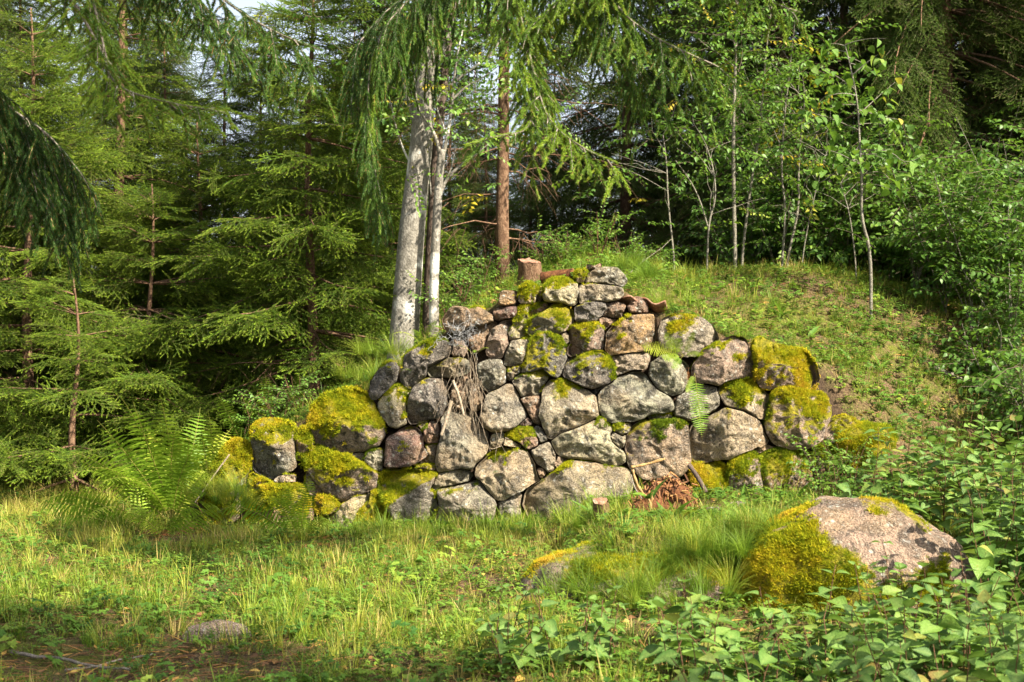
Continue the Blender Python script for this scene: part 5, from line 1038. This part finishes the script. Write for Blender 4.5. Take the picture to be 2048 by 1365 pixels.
# ------------------------------------------------------------------ grass, herbs, litter
def tuft(seed, n, h, w, lean, spread, seg=4, mat='grass'):
    """blades growing along local x"""
    r = np.random.default_rng(seed); mb = MB()
    for i in range(n):
        az = r.uniform(0, 6.28); rad = spread*math.sqrt(r.random()); l = h*r.uniform(0.45, 1.1); ln = lean*r.uniform(0.3, 1.3); d0 = np.array([0, math.cos(az), math.sin(az)]); sd = np.array([0, -math.sin(az), math.cos(az)]); b0 = d0*rad; V = []
        for j in range(seg+1):
            t = j/seg; a = ln*t**1.4; p = b0+np.array([l*(t-0.28*ln*t*t), 0, 0])+d0*l*ln*0.55*t**1.8; ww = w*(1-t**1.6)*0.5+0.0002; V += [p-sd*ww, p+sd*ww]
        mb.add(V, [(2*j, 2*j+1, 2*j+3, 2*j+2) for j in range(seg)], 0.0)
    return mb.mesh('grass_tuft', M[mat])
GR = [tuft(1000+i, 13, 0.085+0.035*i, 0.0042, 0.75+0.12*i, 0.05) for i in range(4)]
GL = [tuft(1010+i, 22, 0.36+0.06*i, 0.006, 1.25, 0.07, 6) for i in range(3)]
GF = [tuft(1020+i, 60, 0.26, 0.0022, 1.25, 0.06, 5) for i in range(2)]
def herb(seed, kind):
    r = np.random.default_rng(seed); mb = MB()
    n = 6 if kind == 'tri' else 4
    for i in range(n):
        az = r.uniform(0, 6.28); l = r.uniform(0.04, 0.11); d = np.array([1.0, 0.5*math.cos(az), 0.5*math.sin(az)]); d /= np.linalg.norm(d); tip = d*l; mb.tube([(0, 0, 0), tip*0.5, tip], 0.0011, 3, 2.0, False)
        if kind == 'tri':
            for k in range(3):
                V, F = leaf_shape(r.uniform(0.026, 0.042), 0.024, 0.3, 0.2, 5); a = az+(k-1)*1.15; e = np.array([[0, 0, 1], [math.cos(a), -math.sin(a), 0], [math.sin(a), math.cos(a), 0]]); mb.add(V@e.T+tip, F, 0.0)
        else:
            for k in range(9):
                f = 0.2+0.8*k/8; V, F = leaf_shape(r.uniform(0.014, 0.022), 0.011, 0.3, 0.2, 4); a = k*2.4+az; e = np.array([[0.45, 0, 0.89], [0.89*math.cos(a), -math.sin(a), -0.45*math.cos(a)], [0.89*math.sin(a), math.cos(a), -0.45*math.sin(a)]]); mb.add(V@e.T+tip*f*1.2, F, 0.0)
    return mb.mesh('herb', M['herb'])
HB = [herb(1100+i, 'tri' if i % 2 else 'sprig') for i in range(6)]
def litter_mesh(seed):
    r = np.random.default_rng(seed); mb = MB(); V, F = leaf_shape(1, r.uniform(0.5, 0.75), r.uniform(0.2, 0.7), r.uniform(-0.4, 0.6), 5); mb.add(V, F); return mb.mesh('fallen_leaf', M['litter'])
LT = [litter_mesh(1200+i) for i in range(4)]
tw = MB(); tw.tube([(0, 0, 0), (0.4, 0.03, 0.02), (1, 0, 0)], [0.03, 0.025, 0.012], 4, 0, False); TW = [tw.mesh('twig_bit', M['litter'])]

rg = np.random.default_rng(4321)
def sample(n, x0, x1, y0, y1):
    """even over the picture rather than the ground, so far grass stays cheap"""
    x = rg.uniform(x0, x1, n); y = rg.uniform(y0, y1, n); return x, y
def in_view(x, y, m=0.6): return np.abs(x) < 0.36*y+m
def on_rock(x, y):
    return (np.hypot((x-1.27)/0.5, (y-11.35)/0.33) < 1) | (np.hypot((x-at(345, 1050, 11.6)[0])/0.4, (y-11.6)/0.3) < 1) | (np.hypot((x-at(640, 1075, 11.2)[0])/0.35, (y-11.2)/0.3) < 1) | ((x-c[0])**2/0.68**2+(y-8.75)**2/0.56**2 < 1) | ((x-c3[0])**2/0.2**2+(y-7.7)**2/0.14**2 < 1)
def spots(n, y0, y1, dens, seed_noise=None, thr=-2):
    x, y = sample(n, -0.36*y1-0.6, 0.36*y1+0.6, y0, y1); k = in_view(x, y) & ~on_rock(x, y); x, y = x[k], y[k]
    nz = land_n(x, y)[:, 2]; k = nz > 0.5; x, y = x[k], y[k]
    k = rg.random(len(x)) < dens(x, y); return x[k], y[k]
def stand(x, y, dz=0.0): return np.stack([x, y, land(x, y)+dz], 1)
def up_dirs(n, s=0.18): return np.array([0, 0, 1.0])+rg.normal(0, s, (n, 3))
bare = lambda x, y: sstep(-0.08, 0.30, fbm2(x, y, 0.9, 21, 3)+0.25*fbm2(x, y, 3.0, 22, 2))      # 0 = bare soil patch
shrubby = lambda x, y: ((x > (1310-1024)/FPX*y) & (y < 7.9)).astype(float)
front = lambda x, y: (y < wall_y(x, 0)+0.05)
dryness = lambda x, y: 0.44+0.50*fbm2(x, y, 0.5, 25, 2)+0.22*sstep(-1.5, -3.6, x)*(y > 10)-0.12*(y > 12.4)
shade_soil = lambda x, y: sstep(0.3, 1.0, np.hypot((x+2.0)/1.7, (y-6.9)/0.75))      # bare needle floor at lower left
shoulder = lambda x, y: sstep(0.25, 0.75, np.hypot((x-1.45)/0.9, (y-13.2)/0.7))      # bare earth behind the top stones
x, y = spots(80000, 5.6, 19, lambda x, y: np.clip((0.12+0.8*bare(x, y))*(1-0.7*shrubby(x, y))*np.clip(1.35-0.05*y, 0.35, 1)*(0.25+0.75*shade_soil(x, y))*shoulder(x, y)*np.where(y > 16.5, 0.5, 1), 0, 1))
n = len(x); g1 = scatter('meadow_grass', 'gr', GR, stand(x, y, -0.01), up_dirs(n), rg.normal(size=(n, 3)), rg.uniform(0.45, 1.2, n)*(1+0.8*fbm2(x, y, 2.2, 91, 2)), np.clip(np.where(rg.random(n) < 0.13, 0.95, dryness(x, y)+rg.normal(0, 0.2, n)), 0, 1), seed=1)
tag(g1, 'short mixed green and straw-coloured grass over meadow and mound', 'grass')
lush = lambda x, y: np.exp(-((y-(wall_y(x, 0)-0.45))/0.42)**2)*sstep(-1.9, -1.2, x)*(1-sstep(0.9, 1.4, x))
tall_l = lambda x, y: sstep(-2.6, -3.6, x)*sstep(10.5, 12, y)*(1-sstep(17, 19, y))
x, y = spots(16000, 6.5, 18, lambda x, y: np.clip(0.85*lush(x, y)+0.40*tall_l(x, y)+0.045*front(x, y)*shade_soil(x, y)+0.05*(y > 12.6)*shoulder(x, y), 0, 1))
n = len(x); lu = lush(x, y); g2 = scatter('long_grass', 'gl', GL, stand(x, y, -0.01), up_dirs(n, 0.12), rg.normal(size=(n, 3)), rg.uniform(0.35, 0.82, n), np.clip(0.48-0.18*lu+0.45*tall_l(x, y)*rg.random(n)+rg.normal(0, 0.14, n), 0, 1), seed=2)
tag(g2, 'long arching grass blades along the foot of the wall and the meadow edge', 'grass')
# fine tussocks on and beside the rocks and on the wall top
pts = []
for px, py, Y, n_, s in [(1450, 1085, 8.75, 26, .16), (1500, 1050, 8.8, 16, .10), (1370, 1095, 8.95, 12, .10), (1330, 1130, 8.8, 12, .09), (1215, 1150, 8.9, 22, .13), (1270, 1185, 8.55, 14, .12), (1400, 1170, 8.6, 16, .14), (1180, 1180, 8.7, 14, .12), (1420, 1110, 8.8, 14, .1), (1240, 1045, 10.5, 8, .05), (1172, 1050, 10.6, 8, .05), (1255, 530, 13.3, 12, .12), (1290, 545, 13.2, 8, .1), (1320, 612, 12.7, 8, .08), (780, 700, 13.1, 14, .15), (730, 750, 12.9, 14, .15), (440, 980, 12.0, 12, .15), (480, 1000, 11.9, 8, .12)]:
    p0 = at(px, py, Y)
    for _ in range(n_): pts.append(p0+rg.normal(0, 1, 3)*[s, s*0.8, 0.015])
pts = np.array(pts); g = land(pts[:, 0], pts[:, 1]); pts[:, 2] = np.maximum(pts[:, 2], g) ; n = len(pts)
g3 = scatter('tussock_grass', 'gf', GF, pts-[0, 0, 0.03], up_dirs(n, 0.3)+[0, -0.25, 0], rg.normal(size=(n, 3)), rg.uniform(0.6, 1.0, n), np.clip(0.25+rg.normal(0, 0.2, n), 0, 1), seed=3)
tag(g3, 'fine hair-like grass tussocks spilling over rocks and wall top', 'grass')
x, y = spots(80000, 5.6, 17.5, lambda x, y: np.clip(0.26+0.45*sstep(-0.1, 0.3, fbm2(x, y, 1.3, 33, 3))+0.30*(y > 12.5)*(x > 0.3), 0, 1)*np.clip(1.3-0.045*y, 0.4, 1)*(0.35+0.65*shade_soil(x, y))*(0.2+0.8*shoulder(x, y)))
n = len(x); g4 = scatter('ground_herbs', 'hb', HB, stand(x, y, -0.005), up_dirs(n, 0.25), rg.normal(size=(n, 3)), rg.uniform(0.5, 1.15, n), np.clip(0.50+0.35*fbm2(x, y, 1.1, 44, 2)+rg.normal(0, 0.2, n), 0, 1), seed=4)
tag(g4, 'low wild strawberry and berry sprigs covering the ground', 'ground cover')
x, y = spots(20000, 5.6, 16.5, lambda x, y: 0.12+0.22*(1-bare(x, y))+0.30*(1-shade_soil(x, y))+0.25*(1-shoulder(x, y)))
n = len(x); flat = rg.normal(0, 1, (n, 3))*[1, 1, 0.15]; g5 = scatter('fallen_leaves', 'lt', LT, stand(x, y, 0.02), flat, np.array([0, 0, 1.0])+rg.normal(0, 0.35, (n, 3)), rg.uniform(0.028, 0.065, n), np.clip(rg.beta(1.6, 2.0, n), 0, 1), seed=5)
tag(g5, 'scattered yellow and brown fallen leaves', 'leaf litter')
x, y = spots(45000, 5.6, 16.5, lambda x, y: 0.08+0.25*(1-bare(x, y))+0.6*(1-shade_soil(x, y))+0.5*(1-shoulder(x, y)))
n = len(x); flat = rg.normal(0, 1, (n, 3))*[1, 1, 0.12]; g6 = scatter('twig_litter', 'tw', TW, stand(x, y, 0.012), flat, np.array([0, 0, 1.0])+rg.normal(0, 0.3, (n, 3)), rg.uniform(0.03, 0.14, n), np.clip(rg.beta(1.5, 2.6, n), 0, 1), seed=6)
tag(g6, 'brown needle and twig litter on bare soil', 'twig litter')
